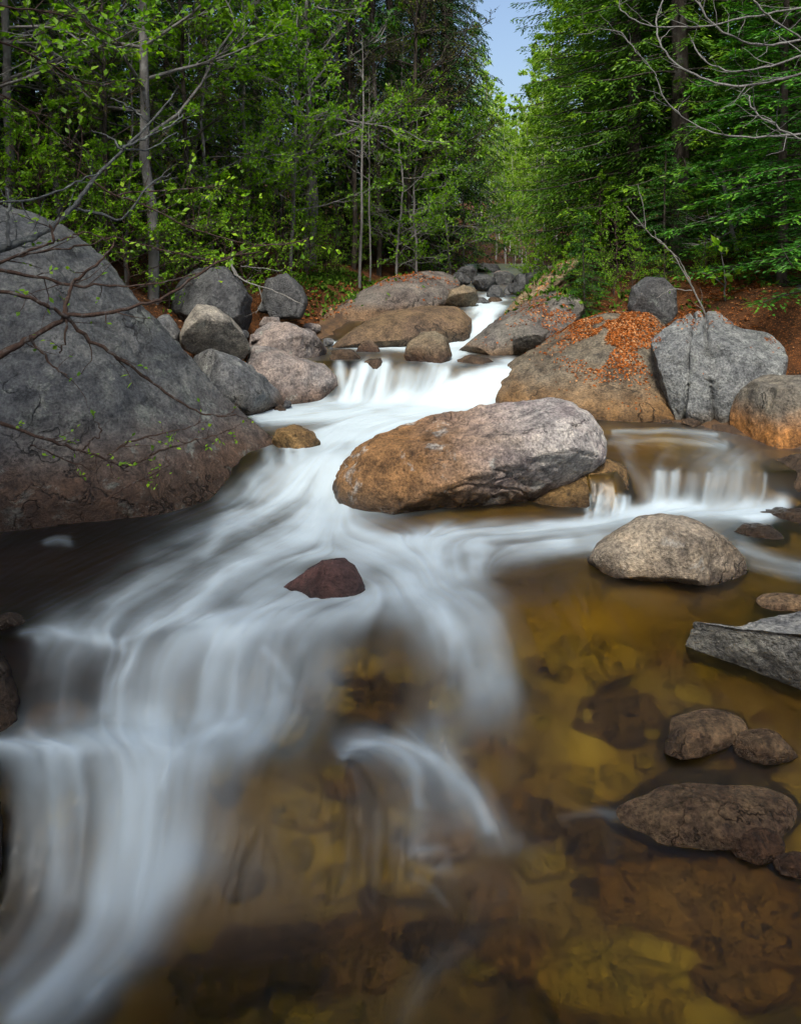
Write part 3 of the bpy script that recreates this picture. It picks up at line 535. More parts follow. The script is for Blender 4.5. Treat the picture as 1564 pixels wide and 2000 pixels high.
# bright crests and folds
for p, wd, a in (([(716, 1103), (660, 1084), (588, 1078), (511, 1088), (445, 1119), (399, 1170), (358, 1206)], 8, .65), ([(716, 1165), (614, 1175), (511, 1190), (435, 1200), (358, 1213), (286, 1221), (230, 1247)], 9, .7),
                 ([(51, 1245), (87, 1237), (128, 1247), (205, 1252), (235, 1267)], 8, .55), ([(286, 1225), (250, 1290), (217, 1339), (205, 1392)], 9, .5), ([(0, 1460), (51, 1463), (153, 1469), (245, 1464), (307, 1456)], 9, .7),
                 ([(470, 1412), (440, 1422), (378, 1444), (335, 1475), (318, 1530)], 9, .65), ([(670, 1477), (696, 1453), (742, 1445), (800, 1455), (850, 1480)], 8, .75), ([(517, 1277), (552, 1308), (568, 1339)], 7, .45),
                 ([(150, 1475), (160, 1560), (150, 1680)], 10, .45), ([(250, 1470), (256, 1540), (250, 1640)], 16, .7), ([(300, 1480), (292, 1580), (280, 1690)], 10, .45), ([(90, 1475), (100, 1560), (96, 1650)], 9, .4), ([(420, 1240), (400, 1320), (392, 1400)], 12, .45), ([(470, 1225), (455, 1300), (450, 1390)], 9, .4),
                 ([(650, 950), (640, 1000), (600, 1045), (530, 1078)], 16, .5), ([(560, 960), (510, 1000), (450, 1035), (400, 1080)], 12, .45), ([(900, 1075), (960, 1080), (1030, 1070), (1110, 1048)], 8, .5), ([(830, 1125), (870, 1180), (890, 1260), (885, 1340)], 10, .4), ([(780, 1460), (810, 1500), (815, 1570)], 10, .4), ([(870, 1490), (930, 1545), (960, 1610)], 9, .45),
                 ([(200, 1750), (170, 1830), (100, 1910), (20, 1975)], 18, .4), ([(290, 1740), (250, 1830), (170, 1930)], 12, .3), ([(480, 1010), (400, 1060), (300, 1120), (220, 1180)], 9, .35), ([(690, 1180), (640, 1215), (600, 1270)], 10, .35)):
    fl(p, wd, a)
# falls on the right
r_ = random.Random(4)
x = 1292.0
while x < 1498:
    wd = r_.choice((3, 4, 5, 8, 11)); a = r_.uniform(.1, .6); y0 = 920+r_.uniform(-4, 8); y1 = 1000+r_.uniform(-8, 6)
    fl([(x, y0), (x-3-(x-1300)*.04, (y0+y1)/2), (x-8-(x-1300)*.12+r_.uniform(-6, 6), y1)], wd, a); x += wd*1.3+r_.uniform(2, 16)
fl([(1420, 925), (1410, 960), (1390, 1000)], 62, .45)
x = 1148.0
while x < 1236:
    wd = r_.choice((2.5, 3.5, 5, 7)); fl([(x, 968+r_.uniform(-3, 5)), (x-3, 984), (x-6+r_.uniform(-3, 3), 1004)], wd, r_.uniform(.2, .8)); x += wd*1.4+r_.uniform(2, 10)
fl([(1500, 1000), (1400, 996), (1300, 994), (1240, 1006)], 10, .8)
fl([(1200, 846), (1290, 842), (1400, 852)], 5, .4); fl([(1195, 862), (1300, 860), (1420, 866)], 5, .22); fl([(1220, 872), (1245, 915), (1270, 965)], 13, .3); fl([(1300, 880), (1290, 905), (1285, 940)], 12, .18)

xs = np.arange(-2.7, 3.7, 0.0115)
ys = np.concatenate([np.arange(1.5, 4.6, 0.0105), np.arange(4.6, 7, 0.014), np.arange(7, 13.2, 0.019), np.arange(13.2, 24, 0.08)])
X, Y, q = grid(xs, ys); SH = X.shape
Z = W(X, Y)
# distance to the drawn currents, in the plan of the ground as the perspective sees it
K = F*(H-Z)/Y; U = F*X/Y; Vv = K
clear = np.ones(SH); fx = np.zeros(SH); fy = np.full(SH, 1e-4)
gy, gx = np.gradient(Z, ys, xs); fx += -gx*0.02; fy += -gy*0.02-0.01
jit = fbm(np.stack([X.ravel()*2.2, Y.ravel()*1.8, 0*X.ravel()], 1), 70, 4).reshape(SH)*11
jit2 = fbm(np.stack([X.ravel()*2.2, Y.ravel()*1.8, 0*X.ravel()+9], 1), 77, 4).reshape(SH)*11*np.clip((9-Y)/4, .25, 1)
for pts, wd, a in FLOW:
    wp = np.array([p2w(*p) for p in pts]); us = F*wp[:, 0]/wp[:, 1]; vs = F*(H-wp[:, 2])/wp[:, 1]
    y0, y1 = wp[:, 1].min(), wp[:, 1].max(); pad = 3*wd*y1*y1/(F*1.5)+0.05
    rows = np.nonzero((ys > y0-pad) & (ys < y1+pad))[0]
    if not len(rows): continue
    padx = 3*wd*y1/F+0.05
    cols = np.nonzero((xs > wp[:, 0].min()-padx) & (xs < wp[:, 0].max()+padx))[0]
    if not len(cols): continue
    s = np.s_[rows[0]:rows[-1]+1, cols[0]:cols[-1]+1]
    u, v = U[s]+jit[s], Vv[s]+jit2[s]
    best = np.full(u.shape, 1e9); tx = np.zeros(u.shape); ty = np.zeros(u.shape)
    for k in range(len(us)-1):
        du, dv = us[k+1]-us[k], vs[k+1]-vs[k]; L2 = du*du+dv*dv+1e-9
        tt = np.clip(((u-us[k])*du+(v-vs[k])*dv)/L2, 0, 1)
        d2 = (u-us[k]-tt*du)**2+(v-vs[k]-tt*dv)**2; m = d2 < best
        best = np.where(m, d2, best); dx, dy = wp[k+1, 0]-wp[k, 0], wp[k+1, 1]-wp[k, 1]; nn = math.hypot(dx, dy)+1e-6
        tx = np.where(m, dx/nn, tx); ty = np.where(m, dy/nn, ty)
    g = np.exp(-(best/(wd*1.3)**2)**.9)
    aa = min(a, .97)*(1.0 if y0 > 6.3 else .80 if y0 > 4.9 else .58)
    clear[s] *= 1-aa*g; fx[s] += tx*g*a; fy[s] += ty*g*a
# white collars where the current wraps round rocks
coll = np.zeros(SH)
for lb, rad_, am in (('big rust and grey boulder lying in mid stream', .05, .5), ('small dark red rock poking through white water', .045, .5), ('pale tan hump-backed boulder in the clear shallows', .03, .35), ('round brown boulder poised at the lip of the upper falls', .05, .6), ('pinkish grey boulder beside the curtain of the upper falls', .05, .5),
                     ('huge grey granite boulder sloping down to the water behind overhanging twigs', .05, .35), ('angular flat rock with pale lichened top at the pool edge', .02, .2), ('blue-grey boulder with slanted top below the perched rock', .04, .4), ('sloping ochre bedrock strewn with orange leaves', .05, .5), ('small ochre ledge rock above the left chute', .05, .5), ('cracked grey slab slanting down right of the top chute', .05, .5)):
    Wd = [w_ for o_, w_, f_ in ROCKS if o_['label'] == lb][0]
    ring = Wd[np.abs(Wd[:, 2]-W(Wd[:, 0], Wd[:, 1])) < .035][::2]
    amp_ = .5+.5*np.clip(vnoise(ring*6.0, 81)*1.6, -1, 1)
    for (x_, y_, z_), a_ in zip(ring, amp_):
        c0, c1 = np.searchsorted(xs, [x_-2.2*rad_, x_+2.2*rad_]); r0, r1 = np.searchsorted(ys, [y_-2.2*rad_, y_+2.2*rad_])
        if c1 > c0 and r1 > r0:
            s = np.s_[r0:r1, c0:c1]; coll[s] = np.maximum(coll[s], am*a_*np.exp(-((X[s]-x_)**2+(Y[s]-y_)**2)/rad_**2))
foam = 1-clear
foam = 1-(1-foam)*(1-coll*np.clip(.12+foam*1.6, 0, 1))
nrm = np.sqrt(fx**2+fy**2)+1e-9; fx /= nrm; fy /= nrm
# streaks: noise smeared along the current
def samp(A, xx, yy):
    ci = np.clip((xx-xs[0])/(xs[1]-xs[0]), 0, len(xs)-1.001); ri = np.clip(np.interp(yy, ys, np.arange(len(ys))), 0, len(ys)-1.001)
    c0 = ci.astype(int); r0 = ri.astype(int); fc = ci-c0; fr_ = ri-r0
    return (A[r0, c0]*(1-fc)+A[r0, c0+1]*fc)*(1-fr_)+(A[r0+1, c0]*(1-fc)+A[r0+1, c0+1]*fc)*fr_
rg = np.random.RandomState(3)
P2 = np.stack([X.ravel(), Y.ravel(), 0*X.ravel()], 1)
N0 = (vnoise(P2*28, 51).reshape(SH)*1.0+vnoise(P2*11+5, 52).reshape(SH)*.8+vnoise(P2*55+2, 53).reshape(SH)*.9)
acc = N0.copy(); N1 = vnoise(P2*7.0+3, 54).reshape(SH)+.6*vnoise(P2*15+1, 55).reshape(SH); acc1 = N1.copy()
for sgn in (1, -1):
    px_, py_ = X.copy(), Y.copy()
    for k in range(22):
        ax, ay = samp(fx, px_, py_), samp(fy, px_, py_)
        stp = 0.017
        px_ = px_+sgn*ax*stp; py_ = py_+sgn*ay*stp
        acc += samp(N0, px_, py_)
        if k % 2: acc1 += samp(N1, px_, py_)
lic = acc/45; lic = (lic-lic.mean())/lic.std()
acc1 = (acc1-acc1.mean())/acc1.std()
big = fbm(P2*np.array([2.4, 2.4, 1]), 90, 3).reshape(SH)
far = sst(Y, 5.5, 8.0); mid = fbm(P2*6.0, 95, 3).reshape(SH)
foam2 = np.clip(foam*((.86+.10*far)+lic*.075+acc1*(.10-.03*far)+.16*big+.10*mid), 0, 1)
Zw = Z+foam*0.012*lic*0.35+foam*0.02*big*np.clip((7-Y)/3, .2, 1)+0.004*big
# keep water clear of the bed at the foot of banks
dep = np.clip(Zw-bedz(X, Y), 0.0, 1.0)
V = np.stack([X, Y, Zw], -1).reshape(-1, 3)
V, q, AT = trim(V, q, ((dbank(X, Y) < 0.3) & (Zw > bedz(X, Y)-0.06)).ravel(), {'foam': foam2.ravel(), 'dep': dep.ravel(), 'lic': lic.ravel()})
def water_mat():
    t = NT('stream_water')
    fo = t.attr('foam').outputs['Fac']; dp = t.attr('dep').outputs['Fac']; lc = t.attr('lic').outputs['Fac']
    # clear brown water: absorption grows with depth
    comb = t.n('ShaderNodeCombineColor')
    for i, k in enumerate((-1.0, -1.5, -6.0)):
        t.l(t.math('POWER', 2.71828, t.math('MULTIPLY', dp, k)), comb.inputs[i])
    tr = t.n('ShaderNodeBsdfRefraction'); tr.inputs['Roughness'].default_value = 0.5; tr.inputs['IOR'].default_value = 1.33; t.l(comb.outputs[0], tr.inputs[0])
    tc = t.n('ShaderNodeTexCoord')
    hh = t.math('ADD', t.math('MULTIPLY', lc, 0.08), t.math('MULTIPLY', t.noise(t.scalev(tc.outputs['Object'], 1, .5, 1), 5, 3), 1.2))
    nb = t.bump(hh, 0.35, 0.03)
    gl = t.n('ShaderNodeBsdfGlossy'); gl.inputs['Roughness'].default_value = 0.32; t.l(nb, gl.inputs['Normal'])
    gl.inputs['Color'].default_value = (1, 1, 1, 1)
    fr = t.n('ShaderNodeFresnel'); fr.inputs['IOR'].default_value = 1.30; t.l(nb, fr.inputs['Normal'])
    wat = t.n('ShaderNodeMixShader'); t.l(fr.outputs[0], wat.inputs[0]); t.l(tr.outputs[0], wat.inputs[1]); t.l(gl.outputs[0], wat.inputs[2])
    df = t.n('ShaderNodeBsdfDiffuse'); df.inputs['Color'].default_value = (0.72, 0.86, 0.94, 1)
    ts = t.n('ShaderNodeBsdfTranslucent'); ts.inputs['Color'].default_value = (0.68, 0.84, 0.92, 1)
    fm = t.n('ShaderNodeMixShader'); fm.inputs[0].default_value = 0.3; t.l(df.outputs[0], fm.inputs[1]); t.l(ts.outputs[0], fm.inputs[2])
    t.l(t.bump(t.math('MULTIPLY', lc, 0.1), 0.2, 0.03), df.inputs['Normal'])
    mx = t.n('ShaderNodeMixShader'); t.l(t.mapr(fo, 0.02, 0.98, 0.0, 0.96), mx.inputs[0]); t.l(wat.outputs[0], mx.inputs[1]); t.l(fm.outputs[0], mx.inputs[2])
    return t.surf(mx.outputs[0])
o = link('stream_water', mesh_np('stream_water', V, q, True, AT), water_mat()); o['kind'] = 'structure'
# ------------------------------------------------------------------ vegetation
def tubes(paths, sides=5):
    """paths: list of (pts (n,3), radii (n,)) -> one vertex / quad array"""
    groups = {}
    for p, r in paths: groups.setdefault(len(p), []).append((p, r))
    Vs, Fs, off = [], [], 0
    for n, lst in groups.items():
        P = np.array([p for p, r in lst], float); Rr = np.array([r for p, r in lst], float); m = len(lst)
        T = np.gradient(P, axis=1); T /= np.linalg.norm(T, axis=2, keepdims=True)+1e-9
        ref = np.where(np.abs(T[:, :1, 2:3]) > .8, np.array([1.0, 0, 0]), np.array([0, 0, 1.0])); ref = np.repeat(ref, n, 1)
        A = np.cross(T, ref); A /= np.linalg.norm(A, axis=2, keepdims=True)+1e-9; B = np.cross(T, A)
        ang = np.arange(sides)*2*np.pi/sides
        ring = P[:, :, None]+Rr[:, :, None, None]*(A[:, :, None]*np.cos(ang)[:, None]+B[:, :, None]*np.sin(ang)[:, None])
        idx = off+np.arange(m*n*sides).reshape(m, n, sides); nx = np.roll(idx, -1, 2)
        Fs.append(np.stack([idx[:, :-1], nx[:, :-1], nx[:, 1:], idx[:, 1:]], -1).reshape(-1, 4)); Vs.append(ring.reshape(-1, 3)); off += m*n*sides
    return np.concatenate(Vs), np.concatenate(Fs)
def leaves(P, D, N, ln, wd, rnd, fold=0.25):
    """diamond leaves: base P, direction D, normal N"""
    D = D/(np.linalg.norm(D, axis=1)[:, None]+1e-9); S = np.cross(D, N); S /= np.linalg.norm(S, axis=1)[:, None]+1e-9; N2 = np.cross(S, D)
    ln = np.broadcast_to(ln, len(P))[:, None]; wd = np.broadcast_to(wd, len(P))[:, None]
    a = P; b = P+D*ln*.48+S*wd*.5+N2*wd*fold*.5; c = P+D*ln; d = P+D*ln*.48-S*wd*.5+N2*wd*fold*.5
    V = np.stack([a, b, c, d], 1).reshape(-1, 3); q = np.arange(len(P)*4).reshape(-1, 4)
    return V, q, np.repeat(rnd, 4)
def leaf_mat(name, c1, c2, c3, trans=0.45):
    t = NT(name); rn = t.attr('rnd').outputs['Fac']; oi = t.n('ShaderNodeObjectInfo')
    col = t.ramp(rn, [(0.0, c1), (0.5, c2), (1.0, c3)])
    col = t.mix(1.0, col, t.ramp(oi.outputs['Random'], [(0, (.72, .78, .85)), (1, (1.22, 1.15, .95))]), 'MULTIPLY')
    d = t.n('ShaderNodeBsdfDiffuse'); t.l(col, d.inputs[0])
    ts = t.n('ShaderNodeBsdfTranslucent'); t.l(t.mix(1.0, col, (1.25, 1.35, .6), 'MULTIPLY'), ts.inputs[0])
    m = t.n('ShaderNodeMixShader'); m.inputs[0].default_value = trans; t.l(d.outputs[0], m.inputs[1]); t.l(ts.outputs[0], m.inputs[2])
    g = t.n('ShaderNodeBsdfGlossy'); g.inputs['Roughness'].default_value = .5
    m2 = t.n('ShaderNodeMixShader'); m2.inputs[0].default_value = .03; t.l(m.outputs[0], m2.inputs[1]); t.l(g.outputs[0], m2.inputs[2])
    return t.surf(m2.outputs[0])
def bark_mat(name, c1, c2, c3, sc=9):
    t = NT(name); tc = t.n('ShaderNodeTexCoord'); P = tc.outputs['Object']
    a = t.noise(t.scalev(P, 1, 1, .35), sc*2, 5, .65); b = t.noise(P, sc*.7, 6, .7)
    col = t.mix(t.mapr(a, .38, .62), c1, c2); col = t.mix(t.math('MULTIPLY', t.mapr(b, .52, .66), .8), col, c3)
    p = t.n('ShaderNodeBsdfPrincipled'); t.l(col, p.inputs['Base Color']); p.inputs['Roughness'].default_value = .9
    p.inputs['Specular IOR Level'].default_value = .15
    t.l(t.bump(a, .6, .02), p.inputs['Normal'])
    return t.surf(p.outputs[0])
B_dark = bark_mat('bark_dark', (.035, .028, .024), (.06, .05, .042), (.09, .09, .085))
B_grey = bark_mat('bark_grey', (.12, .115, .11), (.17, .165, .16), (.26, .27, .26))
B_pale = bark_mat('bark_pale', (.30, .29, .27), (.42, .41, .38), (.10, .09, .08))
B_twig = bark_mat('bark_twig', (.05, .034, .028), (.085, .055, .042), (.13, .13, .125), 30)
B_lich = bark_mat('bark_lichened', (.06, .065, .066), (.10, .11, .11), (.24, .27, .25), 22)
B_dead = bark_mat('bark_dead', (.17, .165, .15), (.25, .245, .23), (.09, .085, .08), 16)
L_con = leaf_mat('needles_dark', (.012, .045, .016), (.028, .085, .022), (.065, .15, .03), .3)
L_ced = leaf_mat('sprays_cedar', (.014, .05, .007), (.07, .18, .013), (.20, .35, .02), .4)
L_hem = leaf_mat('needles_hemlock', (.014, .08, .015), (.06, .22, .025), (.17, .38, .03), .4)
L_spr = leaf_mat('leaves_spring', (.07, .20, .006), (.18, .38, .010), (.33, .55, .015), .5)
L_mid = leaf_mat('leaves_green', (.03, .11, .014), (.06, .19, .018), (.12, .28, .025), .45)
L_sparse = leaf_mat('leaves_olive', (.055, .075, .016), (.09, .11, .02), (.16, .10, .035), .4)
L_pale = leaf_mat('leaves_pale', (.24, .40, .05), (.33, .52, .06), (.42, .60, .08), .5)

def rotv(v, ax, an):
    ax = ax/np.linalg.norm(ax); return v*math.cos(an)+np.cross(ax, v)*math.sin(an)+ax*np.dot(ax, v)*(1-math.cos(an))
def conifer(seed, h, base, rad, n, droop=.5, lift=.1, ns=16, kn=5, sp_l=.09, sp_w=.028, tr=.11, shape=.85, tip_up=.0, dead=8, hang=.25):
    rs = np.random.RandomState(seed); br = []
    tz = np.linspace(0, h, 14); tp = np.stack([np.cumsum(rs.randn(14))*.018, np.cumsum(rs.randn(14))*.018, tz], 1); tp[:, :2] -= tp[0, :2]
    trunk = [(tp, tr*(1-tz/h)**.8+.008)]
    PP, DD, NN, RR = [], [], [], []
    for i in range(n):
        f = (i+rs.rand())/n; z = base+(h-base)*f**.9; az = i*2.399+rs.randn()*.35
        L = rad*((1-(z-base*.6)/(h-base*.6))**shape+.05)*rs.uniform(.7, 1.12); L = max(L, .18)
        o = np.array([np.interp(z, tz, tp[:, 0]), np.interp(z, tz, tp[:, 1]), z]); out = np.array([math.cos(az), math.sin(az), 0.0])
        s = np.linspace(0, 1, 7); zz = lift*L*s-droop*L*s**1.7+tip_up*L*s**3.2
        pts = o+out*(L*s)[:, None]+np.array([0, 0, 1.0])*zz[:, None]; side = np.array([-out[1], out[0], 0])
        pts = pts+side*(rs.randn()*.12*L*s**2)[:, None]
        br.append((pts, .011*(L/1.3)*(1-s*.85)+.002))
        m = max(5, int(ns*L/rad*1.1))
        u = np.linspace(.12, 1, m); bp = np.stack([np.interp(u, s, pts[:, k]) for k in range(3)], 1)
        tg = np.gradient(pts, axis=0); tg /= np.linalg.norm(tg, axis=1)[:, None]; bt = np.stack([np.interp(u, s, tg[:, k]) for k in range(3)], 1)
        for sg in (-1, 1):
            sl = (.42*L*(1-u)+.13)*rs.uniform(.6, 1.15, m); sl = np.minimum(sl, .55)
            sdir = bt*.72+side*sg*.8+np.array([0, 0, -hang])+rs.randn(m, 3)*.12; sdir /= np.linalg.norm(sdir, axis=1)[:, None]
            kk = kn
            for k in range(kk):
                fr = (k+.2)/kk; pos = bp+sdir*(sl*fr)[:, None]+np.array([0, 0, -1.0])*(hang*sl*fr**2)[:, None]*.5
                fan = rs.uniform(-.75, .75, m); d = sdir+np.cross(np.array([0, 0, 1.0]), sdir)*fan[:, None]+rs.randn(m, 3)*.12
                nn = np.array([0, 0, 1.0])+rs.randn(m, 3)*.35
                PP.append(pos+rs.randn(m, 3)*.012); DD.append(d); NN.append(nn)
                RR.append(np.clip(.22+.45*fr*u+rs.randn(m)*.16+(u > .9)*.2, 0, 1))
    for i in range(dead):
        z = base*rs.uniform(.25, 1.0); az = rs.rand()*6.28; L = rad*rs.uniform(.25, .6); s = np.linspace(0, 1, 7)
        o = np.array([np.interp(z, tz, tp[:, 0]), np.interp(z, tz, tp[:, 1]), z])
        pts = o+np.stack([np.cos(az)*L*s, np.sin(az)*L*s, -.25*L*s**1.5], 1)+np.cumsum(rs.randn(7, 3)*.02, 0)
        br.append((pts, .008*(1-s*.8)+.001))
    P, D, N_, Rn = map(np.concatenate, (PP, DD, NN, RR)); mlen = len(P)
    lv = leaves(P, D, N_, sp_l*rs.uniform(.7, 1.4, mlen), sp_w*rs.uniform(.7, 1.3, mlen), Rn)
    return tubes(trunk, 9), tubes(br, 4), lv
def broadleaf(seed, h, base, spread, nb, tr=.05, nsub=6, ntw=5, nleaf=5, ll=.06, lw=.04, up=.5, curve=.15, lean=(0, 0), keep=1.0, flat=.5, wob=.04):
    rs = np.random.RandomState(seed); tz = np.linspace(0, h, 16)
    tp = np.stack([np.cumsum(rs.randn(16))*wob*.7+lean[0]*(tz/h)**1.3, np.cumsum(rs.randn(16))*wob*.7+lean[1]*(tz/h)**1.3, tz], 1); tp[:, :2] -= tp[0, :2]
    trunk = [(tp, tr*(1-tz/h)**.7+.004)]; br = []; tw = []; PP, DD, NN = [], [], []
    s7 = np.linspace(0, 1, 6)
    def limb(o, d, L, bend):
        pts = [o]; dd = d.copy()
        for k in range(5):
            dd = dd+rs.randn(3)*bend+np.array([0, 0, curve])*.2; dd /= np.linalg.norm(dd); pts.append(pts[-1]+dd*L/5)
        return np.array(pts)
    for i in range(nb):
        f = (i+rs.rand())/nb; z = base+(h*.98-base)*f; az = i*2.399+rs.randn()*.5
        L = spread*(1.05-.75*f)*rs.uniform(.6, 1.15); el = up*rs.uniform(.4, 1.4)
        o = np.array([np.interp(z, tz, tp[:, 0]), np.interp(z, tz, tp[:, 1]), z]); d = np.array([math.cos(az)*math.cos(el), math.sin(az)*math.cos(el), math.sin(el)])
        b1 = limb(o, d, L, .13); r0 = max(tr*.38*(1-f*.6), .006); br.append((b1, r0*(1-.8*s7)+.002))
        for j in range(nsub):
            u = rs.uniform(.25, 1); p = np.array([np.interp(u, s7, b1[:, k]) for k in range(3)]); d2 = (b1[-1]-b1[0])/L
            d2 = rotv(d2, np.array([0, 0, 1.0])+rs.randn(3)*.25, rs.choice([-1, 1])*rs.uniform(.4, 1.0))
            L2 = L*rs.uniform(.25, .5)*(1.2-.5*u); b2 = limb(p, d2, L2, .17); br.append((b2, r0*.4*(1-.75*s7)+.0015))
            for k in range(ntw):
                u2 = rs.uniform(.2, 1); p3 = np.array([np.interp(u2, s7, b2[:, q_]) for q_ in range(3)])
                d3 = rotv((b2[-1]-b2[0])/L2, np.array([0, 0, 1.0])+rs.randn(3)*.4, rs.choice([-1, 1])*rs.uniform(.3, 1.1)); L3 = L2*rs.uniform(.35, .7)+.05
                b3 = limb(p3, d3, L3, .2); tw.append((b3, .0035*(1-.7*s7)+.0008))
                if rs.rand() < keep:
                    uu = rs.uniform(.15, 1.05, nleaf); pp = np.stack([np.interp(uu, s7, b3[:, q_]) for q_ in range(3)], 1)
                    dl = d3+rs.randn(nleaf, 3)*.75; dl[:, 2] -= .2
                    PP.append(pp); DD.append(dl); NN.append(np.array([0, 0, 1.0])+rs.randn(nleaf, 3)*flat)
    P, D, N_ = map(np.concatenate, (PP, DD, NN)); m = len(P)
    cl = vnoise(P*1.7, seed+3)
    lv = leaves(P, D, N_, ll*rs.uniform(.6, 1.35, m), lw*rs.uniform(.6, 1.3, m), np.clip(.5+.3*cl+rs.randn(m)*.17, 0, 1))
    return tubes(trunk, 9), tubes(br, 5) if not tw else (lambda a, b: (np.concatenate([a[0], b[0]]), np.concatenate([a[1], b[1]+len(a[0])])))(tubes(br, 5), tubes(tw, 3)), lv
def make_tree(name, geom, bark, leafm, loc, rot, sc, label, group=None):
    (tv, tf), (bv, bf), (lv, lq, lr) = geom
    r = empty(name, tuple(loc), label, 'tree', group); r.rotation_euler = (0, 0, rot); r.scale = (sc, sc, sc)
    link('trunk', mesh_np('trunk', tv, tf), bark, r)
    o = link('branches', mesh_np('branches', bv, bf), bark, r); o['kind'] = 'stuff'
    o = link('crown', mesh_np('crown', lv, lq, False, {'rnd': lr}), leafm, r); o['kind'] = 'stuff'
    return r
def gz(x, y): return float(ground(np.array([x]), np.array([y]))[0])

PROTO = {}
def proto(key, geom, bark, leafm): PROTO[key] = [geom, bark, leafm, None]
proto('spruceA', conifer(1, 12, .5, 1.9, 190, droop=.45, lift=.15, ns=18, kn=6, sp_l=.09, sp_w=.026), B_dark, L_con)
proto('spruceB', conifer(2, 14, 1.2, 2.2, 190, droop=.55, lift=.1, ns=19, kn=6, sp_l=.095, sp_w=.027, tr=.14), B_dark, L_con)
proto('cedarA', conifer(3, 11, .7, 1.9, 170, droop=.55, lift=.12, ns=20, kn=7, sp_l=.08, sp_w=.026, tip_up=.28, tr=.12, shape=.7, hang=.4), B_dark, L_ced)
proto('cedarB', conifer(4, 13, .5, 2.1, 190, droop=.5, lift=.1, ns=21, kn=7, sp_l=.085, sp_w=.027, tip_up=.25, tr=.13, shape=.75, hang=.45), B_dark, L_ced)
proto('hemlock', conifer(5, 4.2, .15, 1.25, 90, droop=.25, lift=.12, ns=22, kn=6, sp_l=.055, sp_w=.02, tr=.04, hang=.12, dead=4), B_dark, L_hem)
proto('mapleA', broadleaf(11, 7.0, 1.6, 1.9, 30, tr=.05, nsub=6, ntw=5, nleaf=7, ll=.075, lw=.055, up=.45), B_grey, L_spr)
proto('mapleB', broadleaf(12, 9.5, 2.6, 2.2, 32, tr=.075, nsub=6, ntw=5, nleaf=6, ll=.075, lw=.05, up=.6), B_grey, L_mid)
proto('beech', broadleaf(13, 4.5, .5, 1.6, 26, tr=.03, nsub=6, ntw=5, nleaf=6, ll=.07, lw=.045, up=.3, flat=.3), B_grey, L_spr)
proto('shrub', broadleaf(14, 2.3, .1, 1.1, 20, tr=.018, nsub=5, ntw=4, nleaf=6, ll=.05, lw=.035, up=.6), B_twig, L_spr)
proto('sparse', broadleaf(15, 9, 1.5, 2.0, 34, tr=.05, nsub=7, ntw=5, nleaf=3, ll=.05, lw=.034, up=.7, keep=.8), B_dark, L_sparse)
proto('birch', broadleaf(16, 11, 2.0, 2.0, 34, tr=.05, nsub=5, ntw=5, nleaf=10, ll=.11, lw=.08, up=.6, wob=.03), B_pale, L_pale)
proto('thin', broadleaf(17, 6, 2.8, .9, 12, tr=.035, nsub=4, ntw=3, nleaf=3, ll=.05, lw=.035, up=.5, keep=.5, wob=.02), B_grey, L_sparse)
NAMES = dict(spruceA='spruce_tree', spruceB='spruce_tree', cedarA='cedar_tree', cedarB='cedar_tree', hemlock='hemlock_sapling', mapleA='maple_sapling', mapleB='maple_tree', beech='beech_sapling', shrub='shrub', sparse='budding_tree', birch='birch_tree', thin='slender_sapling')
def tree(key, x, y, rot=0, sc=1.0, label='', group=None, z=None, tilt=None):
    pr = PROTO[key]; zz = gz(x, y)-.06 if z is None else z
    if pr[3] is None:
        pr[3] = make_tree(NAMES[key], pr[0], pr[1], pr[2], (x, y, zz), rot, sc if not hasattr(sc, '__len__') else 1, label, group)
        if hasattr(sc, '__len__'): pr[3].scale = sc
        o = pr[3]
    else:
        o = copy_tree(pr[3], (x, y, zz), rot, sc, label)
        if 'group' in o: del o['group']
        if group: o['group'] = group
    if key in ('shrub',): o['category'] = 'shrub'
    if tilt: o.rotation_euler = (tilt[0], tilt[1], rot)
    return o
def px_at(px, y): return (px-CX)/F*y
# named trees
tree('mapleA', px_at(300, 9.3), 9.3, 0, 1.15, 'grey maple trunk rising straight behind the huge boulder')
tree('thin', px_at(703, 13.2), 13.2, 1, .66, 'slender pale grey sapling trunk on the bedrock slab')
tree('thin', px_at(722, 14.5), 14.5, 2.6, (.5, .5, .6), 'thin twin sapling just behind the pale slender one')
tree('mapleA', px_at(600, 13.6), 13.6, 2.4, .98, 'bright green leafy maple left of the slender sapling')
tree('mapleA', px_at(565, 12.2), 12.2, 4.0, .56, 'small bright green maple in front of the grey forked trunk')
tree('mapleB', px_at(610, 15), 15, 1.1, 1.0, 'grey forked maple trunk behind the bright green one')
tree('cedarA', px_at(1325, 11.6), 11.6, .5, 1.05, 'big cedar with bare dark trunk above the litter slope')
tree('hemlock', px_at(1525, 9.0), 9.0, .4, 1.15, 'young hemlock spreading flat boughs over the dark tall boulder')
tree('hemlock', px_at(1450, 10.4), 10.4, 2.2, .8, 'little hemlock between the cedar and the spreading hemlock')
tree('hemlock', px_at(1300, 10.6), 10.6, 3.2, .42, 'low hemlock bush beside the round lichened boulder')
tree('hemlock', px_at(1140, 10.3), 10.3, 4.2, .34, 'tiny hemlock on the cracked grey slab')
tree('hemlock', px_at(1660, 8.2), 8.2, 1.2, 1.15, 'hemlock leaning in beside the spreading one')
G1 = 'cedars along the right bank'
